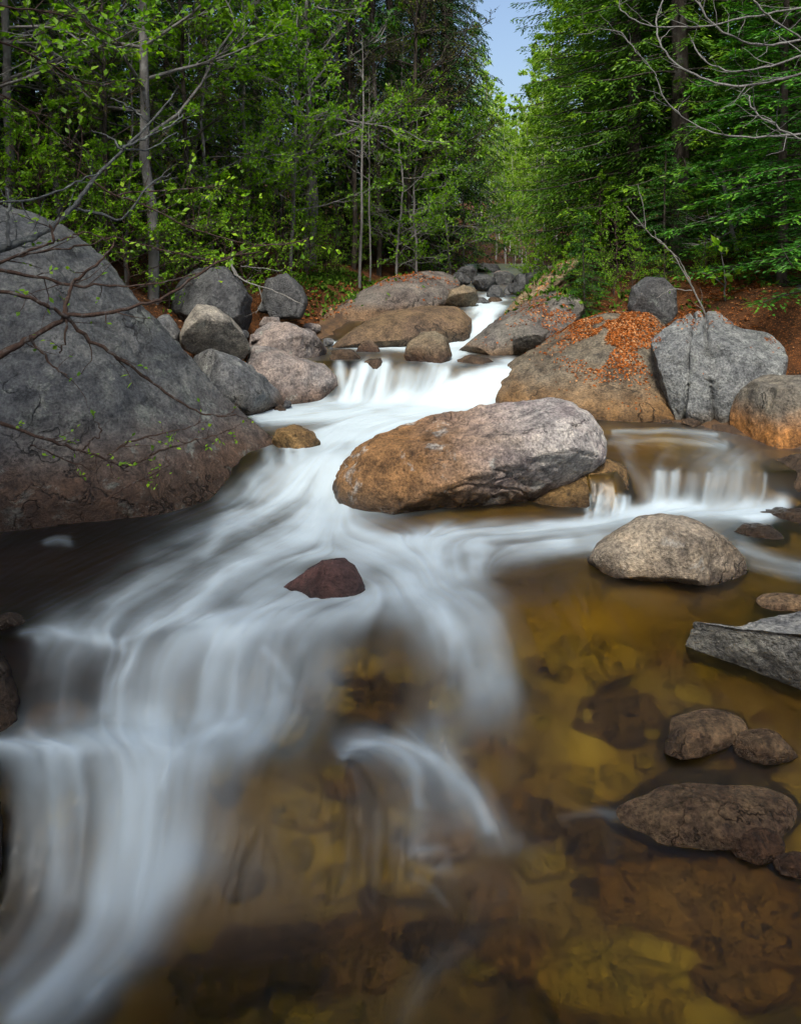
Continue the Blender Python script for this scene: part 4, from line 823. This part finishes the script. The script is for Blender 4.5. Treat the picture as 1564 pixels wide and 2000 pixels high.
for i, (px, y, k, s) in enumerate(((1240, 12.6, 'cedarB', .95), (1195, 15.0, 'cedarA', 1.0), (1450, 12.8, 'cedarB', 1.0), (1560, 11.5, 'cedarA', 1.1), (1210, 18, 'cedarB', 1.05), (1300, 15, 'cedarA', 1.1), (1400, 17, 'cedarB', 1.1), (1550, 15, 'cedarB', 1.1),
                                   (1150, 20, 'cedarB', 1.05), (1690, 10.5, 'cedarB', 1.0), (1500, 20, 'cedarA', 1.2), (1250, 23, 'cedarA', 1.2), (1640, 18, 'cedarA', 1.2), (1150, 27, 'cedarA', 1.2), (1350, 27, 'cedarB', 1.3), (1480, 28, 'spruceB', 1.2), (1620, 26, 'spruceA', 1.3), (1200, 33, 'spruceB', 1.2), (1750, 14, 'cedarA', 1.1), (1850, 18, 'cedarB', 1.1), (1900, 12, 'cedarA', 1.1))):
    tree(k, px_at(px, y), y, i*1.7, s*(.95+.1*((i*37) % 10)/10), {'cedarA': 'shaggy cedar with upturned sprays in the right bank wood', 'cedarB': 'tall full cedar in the right bank wood', 'spruceA': 'narrow dark spruce behind the right bank cedars', 'spruceB': 'tall dark spruce behind the right bank cedars'}[k]+(', front row by the litter slope' if y < 14 else ''), G1)
G2 = 'conifers in the wood on the left bank'
rsp = np.random.RandomState(8)
for i, (px, y, k, s) in enumerate(((60, 12, 'spruceA', 1.0), (170, 14.5, 'spruceB', 1.0), (-60, 10.5, 'spruceB', .95), (400, 13.2, 'spruceA', .9), (500, 16.5, 'spruceB', 1.0), (330, 17, 'spruceA', 1.1), (230, 19, 'spruceB', 1.1), (110, 17, 'spruceA', 1.1), (0, 15, 'spruceB', 1.1),
                                   (590, 19, 'spruceA', 1.05), (680, 18, 'spruceA', 1.0), (760, 20.5, 'spruceB', .95), (830, 20, 'spruceA', 1.0), (862, 23, 'spruceA', 1.05), (872, 27, 'spruceB', 1.05), (720, 24, 'spruceB', 1.15), (620, 24, 'spruceB', 1.2), (440, 22, 'spruceA', 1.25), (540, 27, 'spruceA', 1.4), (300, 24, 'spruceB', 1.3), (150, 24, 'spruceA', 1.4), (20, 22, 'spruceA', 1.3), (820, 28, 'spruceA', 1.3), (-150, 14, 'spruceA', 1.1), (-250, 18, 'spruceB', 1.2), (-120, 20, 'spruceB', 1.2), (880, 36, 'spruceB', 1.2), (780, 33, 'spruceB', 1.4), (660, 33, 'spruceA', 1.5), (400, 31, 'spruceB', 1.5))):
    tree(k, px_at(px, y), y, i*2.1, s*(.94+.12*rsp.rand()), ('narrow' if k == 'spruceA' else 'tall broad')+' dark spruce '+('at the front of the left bank wood' if y < 15.5 else 'deep in the left bank wood' if y < 26 else 'at the back of the left bank wood'), G2)
G3 = 'spring-green broadleaf trees on the left bank'
for i, (px, y, k, s) in enumerate(((120, 10.2, 'mapleA', .9), (30, 9.0, 'mapleA', 1.0), (420, 11.2, 'beech', .9), (480, 12.4, 'beech', 1.0), (200, 11.3, 'mapleB', .8), (350, 12.2, 'beech', .8), (820, 16, 'beech', .85), (880, 18, 'beech', .85), (900, 21, 'beech', .95), (770, 15.5, 'beech', .8), (800, 19, 'mapleA', .85), (560, 15, 'beech', 1.1), (-80, 8.8, 'mapleA', 1.0), (660, 17, 'mapleB', .8), (925, 25, 'beech', 1.0), (250, 9.9, 'beech', .7))):
    tree(k, px_at(px, y), y, i*1.3+.4, s, {'mapleA': 'bright leafy young maple among the dark left bank spruces', 'mapleB': 'taller mid green maple among the left bank spruces', 'beech': 'low beech sapling with flat sprays '+('behind the left bank boulders' if y < 14 else 'below the spruces by the upstream channel')}[k], G3)
G4 = 'budding trees'
for i, (px, y, s) in enumerate(((740, 16.2, 1.0), (800, 17.5, 1.05), (690, 15.2, .85), (830, 22, 1.1), (360, 10.6, .7), (860, 20, 1.0), (200, 9.2, .55))):
    tree('sparse', px_at(px, y), y, i*2.9, s, 'twiggy budding tree with sparse reddish olive leaves', G4)
G5 = 'pale trees upstream'
for i, (px, y, s) in enumerate(((988, 30, .5), (1005, 34, .56), (1028, 31, .56), (1050, 36, .8), (968, 38, .68), (1015, 42, .7), (1080, 33, .85), (1045, 27, .45), (1065, 46, 1.0), (995, 50, .72), (1030, 58, .85), (955, 48, .9), (1085, 40, 1.0), (1110, 52, 1.3), (930, 44, 1.0), (1018, 26, .33), (975, 60, .85), (1000, 75, 1.0), (1040, 80, 1.1), (960, 78, 1.15), (1075, 72, 1.3), (1020, 95, 1.3), (985, 92, 1.2), (1060, 100, 1.5), (940, 95, 1.5), (1005, 66, .8), (1048, 64, .95), (1003, 27, .36), (1060, 30, .6), (985, 40, .5))):
    tree('birch', px_at(px, y), y, i*2.3, s, 'pale green birch with white trunk '+('beside the upstream channel' if y < 40 else 'closing the far end of the valley'), G5)
G6 = 'shrubs on the left bank'
for i, (px, y, s) in enumerate(((330, 9.6, .6), (380, 10.1, .7), (430, 10.6, .7), (480, 10.9, .75), (540, 11.3, .6), (600, 12.4, .45), (640, 13.0, .4), (250, 8.9, .6), (200, 8.8, .65), (150, 9.0, .8), (90, 8.8, .8), (40, 8.6, .8), (690, 13.8, .35), (560, 13, .8), (300, 11.5, .9), (220, 12.5, 1.0), (450, 14, 1.0), (100, 12, 1.1), (0, 11, 1.0), (660, 15.5, .8), (740, 17, .8))):
    tree('shrub', px_at(px, y), y, i*1.9, s, 'low bright shrub '+('just behind the left bank boulders' if y < 11.5 else 'deeper under the left bank spruces'), G6)
G7 = 'shrubs on the right bank'
for i, (px, y, s) in enumerate(((1080, 12.6, .5), (1110, 11.5, .4), (1160, 11.0, .35), (1200, 10.8, .5), (1060, 15, .6), (1100, 17, .9), (1235, 10.2, .3), (1180, 12.0, .7), (1085, 20, 1.0), (1045, 18, .5), (1375, 9.7, .24), (1470, 9.9, .3), (1525, 9.5, .26), (1420, 10.4, .35), (1300, 9.9, .22), (1560, 10.4, .4))):
    tree('shrub', px_at(px, y), y, i*2.7, s, 'low bright shrub under the right bank cedars', G7)
G8 = 'unseen shade trees behind and beside the viewpoint'  # unseen trees, added to shade the foreground and the left boulder
for i, (x, y, k, s) in enumerate(((-5.0, 3.0, 'spruceB', 1.0), (-4.8, 6.2, 'mapleB', 1.0), (-6.5, 8.5, 'spruceA', 1.0), (-5.4, -.8, 'mapleB', 1.3), (-3.2, -2.6, 'spruceB', 1.0), (-5.4, -3.0, 'mapleB', 1.5), (-1.6, -4.2, 'spruceB', 1.05), (-.2, -5.2, 'mapleB', 1.45), (1.3, -4.6, 'spruceB', 1.0), (2.7, -5.6, 'mapleB', 1.4), (4.2, -4, 'cedarB', 1.0),
                                  (7.6, -.5, 'cedarA', 1.0), (7.4, 4.2, 'cedarB', .8), (-6.8, 0, 'spruceA', 1.2), (-2.4, -7, 'spruceA', 1.2), (-.9, -8.5, 'cedarB', 1.1), (.8, -7.6, 'spruceA', 1.15), (-4.6, -6, 'spruceB', 1.1))):
    tree(k, x, y, i*1.3, s, 'unseen tree added outside the view to shade the stream', G8)
# ------------------------------------------------------------------ overhanging branches
B_dead2 = bark_mat('bark_dead_grey', (.13, .13, .125), (.20, .20, .19), (.08, .08, .075), 16)
def px_path(pts, Y0, Y1, n=None):
    """smooth polyline through photo pixels, distance running from Y0 to Y1"""
    pts = np.array(pts, float); m = len(pts); k = n or max(8, m*4)
    tt = np.linspace(0, m-1, k); i = np.clip(tt.astype(int), 0, m-2); f = (tt-i)[:, None]
    g = lambda j: pts[np.clip(j, 0, m-1)]
    p0, p1, p2, p3 = g(i-1), g(i), g(i+1), g(i+2)
    c = .5*((2*p1)+(-p0+p2)*f+(2*p0-5*p1+4*p2-p3)*f**2+(-p0+3*p1-3*p2+p3)*f**3)
    Yv = np.linspace(Y0, Y1, k)
    return np.stack([(c[:, 0]-CX)/F*Yv, Yv, H-(c[:, 1]-YH)/F*Yv], 1)
def bough(name, label, cat, limbs, bark, leafm=None, twig_n=10, twig_l=.25, leaf_n=4, ll=.035, lw=.022, seed=0, droop=0.0, rs_=1.05):
    rs = np.random.RandomState(seed); P0 = None; geo = []
    for pts, Y0, Y1, r0, r1 in limbs:
        p = px_path(pts, Y0, Y1); k = len(p); p = p+np.cumsum(rs.randn(k, 3)*.004, 0)*np.linspace(0, 1, k)[:, None]+rs.randn(k, 3)*.004
        r = rs_*np.linspace(r0, r1, k)*Y0/F*(1+.12*rs.randn(k)); geo.append((p, np.abs(r)+.0008))
    base = geo[0][0][0]
    root = empty(name, tuple(base), label, cat)
    tw, PP, DD = [], [], []
    for p, r in geo:
        v, f = tubes([(p-base, r)], 7); link('limb', mesh_np('limb', v, f), bark, root)
        L = np.linalg.norm(np.diff(p, axis=0), axis=1).sum()
        for j in range(max(1, int(twig_n*L))):
            u = rs.uniform(.12, 1)*(len(p)-1); i = min(int(u), len(p)-2); o = p[i]+(p[i+1]-p[i])*(u-i); d = p[min(i+2, len(p)-1)]-p[i]; d /= np.linalg.norm(d)+1e-9
            d = d*.6+rs.randn(3)*.55; d[2] -= droop; d /= np.linalg.norm(d); tl = twig_l*rs.uniform(.3, 1.2)
            q = [o]
            for s in range(5):
                d = d+rs.randn(3)*.22; d[2] += .03-droop*.1; d /= np.linalg.norm(d); q.append(q[-1]+d*tl/5)
            q = np.array(q)-base; tw.append((q, np.linspace(min(.0035, r[i]*.6), .0009, 6)))
            if leafm is not None:
                for s in range(rs.randint(0, leaf_n+1)):
                    a = q[rs.randint(2, 6)]; PP.append(a); DD.append(d+rs.randn(3)*.6)
    if tw:
        v, f = tubes(tw, 4); o = link('twigs', mesh_np('twigs', v, f), bark, root); o['kind'] = 'stuff'
    if PP:
        PP, DD = np.array(PP), np.array(DD); m = len(PP); NN = np.array([0, -.5, 1.0])+rs.randn(m, 3)*.5
        v, q, rn = leaves(PP, DD, NN, ll*rs.uniform(.6, 1.3, m), lw*rs.uniform(.6, 1.3, m), np.clip(.6+rs.randn(m)*.25, 0, 1))
        o = link('leaves', mesh_np('leaves', v, q, False, {'rnd': rn}), leafm, root); o['kind'] = 'stuff'
    return root
bough('overhanging_bough', 'bare forking bough crossing the face of the huge boulder', 'branch', [
    ([(-120, 760), (0, 692), (60, 655), (128, 616)], 3.9, 4.15, 7.5, 5.0),
    ([(128, 616), (215, 611), (277, 597), (331, 579), (403, 530), (447, 512), (500, 505)], 4.15, 4.5, 4.0, 1.3),
    ([(128, 616), (130, 588), (143, 555), (179, 527), (208, 494), (222, 470)], 4.15, 4.3, 4.2, 1.2),
    ([(128, 616), (170, 660), (224, 693), (268, 722), (313, 763), (380, 803), (430, 817), (470, 822)], 4.15, 4.6, 3.6, 1.0),
    ([(128, 616), (100, 600), (67, 584), (0, 566), (-80, 560)], 4.15, 3.9, 3.4, 3.0),
    ([(60, 655), (80, 690), (100, 720), (120, 740)], 4.0, 4.05, 2.2, 1.0), ([(130, 622), (128, 660), (126, 685)], 4.15, 4.1, 2, 1)], B_twig, L_spr, twig_n=7, twig_l=.22, leaf_n=3, seed=1)
bough('overhanging_bough', 'long thin dark branch reaching right above the forking bough', 'branch', [
    ([(-100, 515), (0, 526), (89, 543), (148, 556), (205, 556), (260, 557), (330, 548), (390, 535)], 4.4, 4.8, 3.6, 1.0),
    ([(-60, 540), (0, 514), (67, 486), (110, 470), (112, 440)], 4.1, 4.2, 3.4, 1.5),
    ([(35, 502), (100, 488), (170, 482), (215, 464)], 4.2, 4.4, 2.4, 1.0), ([(110, 472), (150, 458), (185, 452), (220, 462)], 4.2, 4.3, 1.6, .8)], B_twig, L_spr, twig_n=7, twig_l=.25, leaf_n=4, seed=2)
bough('overhanging_bough', 'lichened stout leaning limb rising from the huge boulder', 'branch', [
    ([(-60, 510), (0, 488), (50, 470), (100, 445), (128, 422), (160, 385), (194, 338), (240, 292), (297, 230), (338, 179)], 4.6, 5.6, 7.5, 1.6),
    ([(240, 292), (280, 270), (325, 250), (362, 222)], 5.2, 5.5, 3.0, 1.2), ([(238, 294), (215, 270), (180, 258)], 5.2, 5.2, 2, 1), ([(290, 238), (262, 215), (220, 190)], 5.4, 5.3, 2, 1),
    ([(150, 408), (195, 418), (245, 428), (290, 370), (330, 350)], 4.9, 5.2, 3.2, 1.2), ([(-20, 395), (40, 393), (90, 382), (150, 355), (185, 345)], 4.6, 5.0, 2.6, 1.2),
    ([(18, 480), (14, 440), (18, 400), (10, 370)], 4.7, 4.8, 4, 1.5), ([(245, 292), (300, 290), (350, 260)], 5.2, 5.6, 1.6, .8)], B_lich, L_spr, twig_n=8, twig_l=.3, leaf_n=4, seed=3)
bough('overhanging_bough', 'low twiggy branch with tiny leaves hanging over the dark pool', 'branch', [
    ([(-100, 795), (0, 825), (89, 857), (152, 878), (210, 897), (245, 918)], 4.3, 4.7, 3.6, 1.2),
    ([(236, 914), (275, 900), (313, 882), (360, 868), (403, 858), (440, 848)], 4.7, 4.9, 2.0, .8),
    ([(210, 890), (250, 865), (300, 850), (350, 838), (392, 818)], 4.6, 4.9, 1.6, .8), ([(208, 978), (250, 948), (300, 925), (330, 905), (322, 892)], 4.6, 4.7, 1.3, .8),
    ([(160, 880), (180, 858), (198, 850), (196, 825)], 4.6, 4.6, 1.5, .8), ([(60, 868), (110, 890), (180, 920)], 4.5, 4.6, 1.3, .8)], B_twig, L_spr, twig_n=13, twig_l=.18, leaf_n=6, ll=.028, lw=.016, seed=4)
bough('overhanging_bough', 'thin branch with fresh leaves in front of the maple trunk', 'branch', [
    ([(150, 330), (220, 380), (280, 400), (360, 440), (440, 470), (520, 480), (600, 470)], 6.2, 7.0, 2.2, .8), ([(240, 470), (330, 490), (420, 505), (520, 470)], 6.5, 7, 1.5, .8), ([(230, 380), (330, 372), (440, 362)], 6.4, 6.8, 1.4, .8)],
    B_twig, L_spr, twig_n=16, twig_l=.4, leaf_n=6, ll=.05, lw=.035, seed=5)
bough('overhanging_bough', 'leafy twig hanging in the upper corner above the leaning limb', 'branch', [
    ([(-80, 40), (0, 80), (80, 120), (150, 160), (220, 175)], 4.6, 5.4, 2.6, 1.0), ([(-60, 0), (60, 20), (160, 40), (240, 90)], 4.8, 5.6, 2.2, 1), ([(-60, 160), (30, 200), (100, 260), (140, 300)], 5.0, 5.6, 2, 1)],
    B_twig, L_spr, twig_n=16, twig_l=.4, leaf_n=7, ll=.05, lw=.036, seed=6)
bough('dead_bough', 'bare pale dead boughs sweeping down in front of the cedars', 'branch', [
    ([(1700, 95), (1564, 143), (1506, 159), (1444, 171), (1378, 159), (1327, 133), (1291, 97), (1281, 46), (1293, 0), (1305, -50)], 5.4, 6.0, 4.2, 1.6),
    ([(1700, -10), (1562, 15), (1480, 28), (1378, 49), (1316, 51), (1250, 49), (1204, 26), (1190, 10)], 5.3, 5.9, 3.4, 1.0),
    ([(1700, 40), (1564, 76), (1495, 87), (1429, 72), (1388, 38), (1362, 0), (1350, -40)], 5.6, 5.6, 3.8, 2.0),
    ([(1700, 70), (1564, 110), (1500, 128), (1429, 138), (1378, 118), (1350, 77)], 5.1, 5.4, 3.2, 1.4),
    ([(1700, 250), (1564, 262), (1506, 266), (1444, 266), (1388, 253), (1342, 230), (1306, 194), (1283, 146)], 5.5, 5.9, 3.4, 1.2),
    ([(1700, 300), (1564, 270), (1490, 230), (1462, 205), (1454, 185)], 5.2, 5.4, 3.6, 1.6),
    ([(1470, 0), (1500, 30), (1540, 60), (1600, 85)], 5.3, 5.3, 2.6, 2.2), ([(1283, 148), (1240, 100), (1200, 60), (1120, 70)], 5.8, 6.0, 1.4, .7)], B_dead2, None, twig_n=9, twig_l=.28, seed=7, droop=-.1, rs_=.68)
bough('dead_sapling', 'thin leaning dead sapling on top of the cracked boulder', 'sapling', [
    ([(1400, 668), (1388, 640), (1352, 563), (1318, 505), (1296, 476), (1262, 450), (1229, 409)], 8.7, 8.5, 3.2, 1.1),
    ([(1260, 449), (1258, 410), (1245, 358)], 8.5, 8.4, 1.5, .9), ([(1352, 563), (1338, 530), (1322, 500), (1290, 470), (1281, 448)], 8.5, 8.4, 1.8, .9), ([(1350, 568), (1310, 565), (1280, 575)], 8.5, 8.3, 1.6, .8)], B_dead, L_spr, twig_n=4, twig_l=.2, leaf_n=2, seed=8, rs_=.55)
bough('seedling', 'upright seedling with big yellow-green leaves behind the cracked boulder', 'sapling', [
    ([(1418, 640), (1415, 580), (1414, 520), (1405, 478)], 8.8, 8.8, 1.6, .8), ([(1415, 560), (1390, 540), (1365, 530)], 8.8, 8.7, .9, .6), ([(1415, 545), (1430, 525), (1440, 520)], 8.8, 8.8, .9, .6)], B_grey, L_spr, twig_n=12, twig_l=.09, leaf_n=4, ll=.09, lw=.07, seed=9)
bough('fallen_branch', 'broken pale branch fallen across the mossy dark rock', 'branch', [
    ([(452, 515), (470, 545), (510, 560), (550, 575), (590, 598)], 9.5, 9.6, 3.2, 1.4), ([(470, 520), (510, 525), (555, 532)], 9.5, 9.7, 1.5, .8), ([(505, 558), (512, 585), (500, 610)], 9.5, 9.4, 1.3, .7), ([(455, 500), (452, 520), (462, 545)], 9.5, 9.5, 5, 3)], B_dead, None, twig_n=6, twig_l=.15, seed=10, rs_=.5)
bough('dead_sapling', 'brown dead little fir with tangled twigs beside the cedar trunk', 'sapling', [
    ([(1438, 490), (1428, 440), (1418, 380), (1414, 350)], 10.2, 10.2, 4, 2), ([(1425, 410), (1380, 430), (1340, 440)], 10.2, 10, 1.4, .6), ([(1425, 400), (1470, 420), (1500, 425)], 10.2, 10, 1.4, .6), ([(1420, 370), (1460, 360), (1500, 300)], 10.2, 9.9, 1.5, .8), ([(1430, 450), (1390, 470), (1350, 480)], 10.2, 10, 1.4, .6)], B_dead, None, twig_n=40, twig_l=.3, seed=11)

for i, (pts, y_, lb) in enumerate((([(1330, 600), (1380, 586), (1440, 590)], 9.6, 'thin grey stick lying on the litter behind the cracked boulder'), ([(1420, 676), (1470, 684), (1520, 690)], 8.3, 'brown fallen stick between the cracked boulder and the dark tall one'), ([(1170, 640), (1215, 632), (1255, 650)], 9.0, 'short dead twig on the leaf-strewn bedrock'), ([(610, 612), (660, 596), (700, 604)], 12.3, 'weathered stick on the grey slab below the saplings'))):
    bough('fallen_stick', lb, 'stick', [(pts, y_, y_+.1, 2.6, 1.2)], B_dead, None, twig_n=5, twig_l=.12, seed=30+i)
# ------------------------------------------------------------------ leaf litter and ground plants
def litter_mat(name, c):
    t = NT(name); rn = t.attr('rnd').outputs['Fac']; col = t.ramp(rn, c)
    d = t.n('ShaderNodeBsdfDiffuse'); t.l(col, d.inputs[0]); return t.surf(d.outputs[0])
M_lit = litter_mat('litter', [(0, (.06, .022, .010)), (.4, (.20, .06, .015)), (.75, (.36, .11, .025)), (1, (.45, .26, .13))])
M_herb = litter_mat('herbs', [(0, (.02, .05, .008)), (.5, (.05, .11, .012)), (1, (.10, .18, .02))])
trees_ = [BVHTree.FromPolygons([tuple(v) for v in Wd], [tuple(f) for f in fc]) for (o, Wd, fc) in ROCKS if o['label'] in (
    'sloping ochre bedrock strewn with orange leaves', 'large cracked grey boulder with rust litter on top', 'cracked grey slab slanting down right of the top chute', 'broad grey bedrock slab below the slender saplings', 'long tan edge of bedrock rising from the top chute to the trees')]
def drop(x, y):
    best = (gz_fast(x, y), Vector((0, 0, 1)))
    for b in trees_:
        h = b.ray_cast(Vector((x, y, 6)), Vector((0, 0, -1)))
        if h[0] is not None and h[0].z > best[0]: best = (h[0].z, h[1])
    return best
_gx = np.arange(-12, 12, .08); _gy = np.arange(5, 26, .08); _GX, _GY = np.meshgrid(_gx, _gy); _GZ = ground(_GX, _GY)
def gz_fast(x, y):
    return float(_GZ[int(np.clip(round((y-5)/.08), 0, len(_gy)-1)), int(np.clip(round((x+12)/.08), 0, len(_gx)-1))])
def scatter(name, n, dens, ll, lw, mat, seed, up=.25, rise=.006, bias=0.0):
    rs = np.random.RandomState(seed); PP, NN, DD = [], [], []
    cand = dens(rs, n)
    for x, y in cand:
        z, nr = drop(x, y)
        if nr.z < .45: continue
        PP.append((x, y, z+rise)); N_ = np.array(nr[:])+rs.randn(3)*up; NN.append(N_)
        d = rs.randn(3); d -= N_*np.dot(d, N_)/np.dot(N_, N_); d[2] += bias; DD.append(d)
    m = len(PP); v, q, rn = leaves(np.array(PP), np.array(DD), np.array(NN), ll*rs.uniform(.5, 1.4, m), lw*rs.uniform(.5, 1.4, m), rs.rand(m))
    o = link(name, mesh_np(name, v, q, False, {'rnd': rn}), mat); o['kind'] = 'stuff'
    return o
def blobs(lst, noise=1.2, th=-.1):
    def f(rs, n):
        res = []
        tot = sum(b[4] for b in lst)
        for cx, cy, rx, ry, wgt in lst:
            k = int(n*wgt/tot); p = np.stack([cx+rs.randn(k)*rx, cy+rs.randn(k)*ry], 1)
            m = fbm(np.concatenate([p*noise*2, p[:, :1]*0], 1), 40, 3) > th; res.append(p[m])
        return np.concatenate(res)
    return f
def bl(px, y, rx, ry, wg): return (px_at(px, y), y, rx, ry, wg)
o = scatter('leaf_litter', 38000, blobs([bl(1215, 8.85, .26, .4, 6), bl(1180, 8.5, .2, .25, 2.5), bl(1150, 9.2, .25, .4, 2), bl(1080, 9.9, .25, .35, 1.5), bl(1330, 8.5, .12, .25, .6), bl(1462, 8.1, .10, .12, 1.0), bl(1300, 9.8, .6, .6, 3), bl(1430, 9.4, .6, .6, 7), bl(1500, 10.2, .9, .7, 5), bl(1330, 10.6, .7, .6, 3), bl(1110, 11.4, .5, .6, 1.5)], 1.6), .028, .017, M_lit, 1)
tag(o, 'orange-brown fallen leaves strewn over the right bank and bedrock', 'leaf litter')
o = scatter('leaf_litter', 14000, blobs([bl(760, 12.4, .8, .5, 2), bl(620, 12.2, .5, .7, 2), bl(560, 11, .6, .8, 2), bl(350, 9.6, 1.2, .8, 2), bl(450, 13, 2.5, 2, 3), bl(1300, 12.5, 2.0, 1.2, 3)], 1.0), .042, .026, M_lit, 2)
tag(o, 'brown fallen leaves on the left bank and under the trees', 'leaf litter')
o = scatter('ground_herbs', 9000, blobs([bl(640, 12.6, .5, .6, 3), bl(560, 12, .6, .8, 2), bl(680, 13.4, .4, .4, 1.5), bl(380, 9.8, 1.2, .5, 1.5), bl(1110, 11.0, .35, .5, 2), bl(1160, 10.5, .3, .3, 1), bl(1440, 9.4, .5, .4, .7), bl(1090, 13, .6, 1, 1)], 1.4, .05), .07, .035, M_herb, 3, up=.6, rise=.02, bias=.6)
tag(o, 'low green herbs and ferns on the banks', 'ground cover')
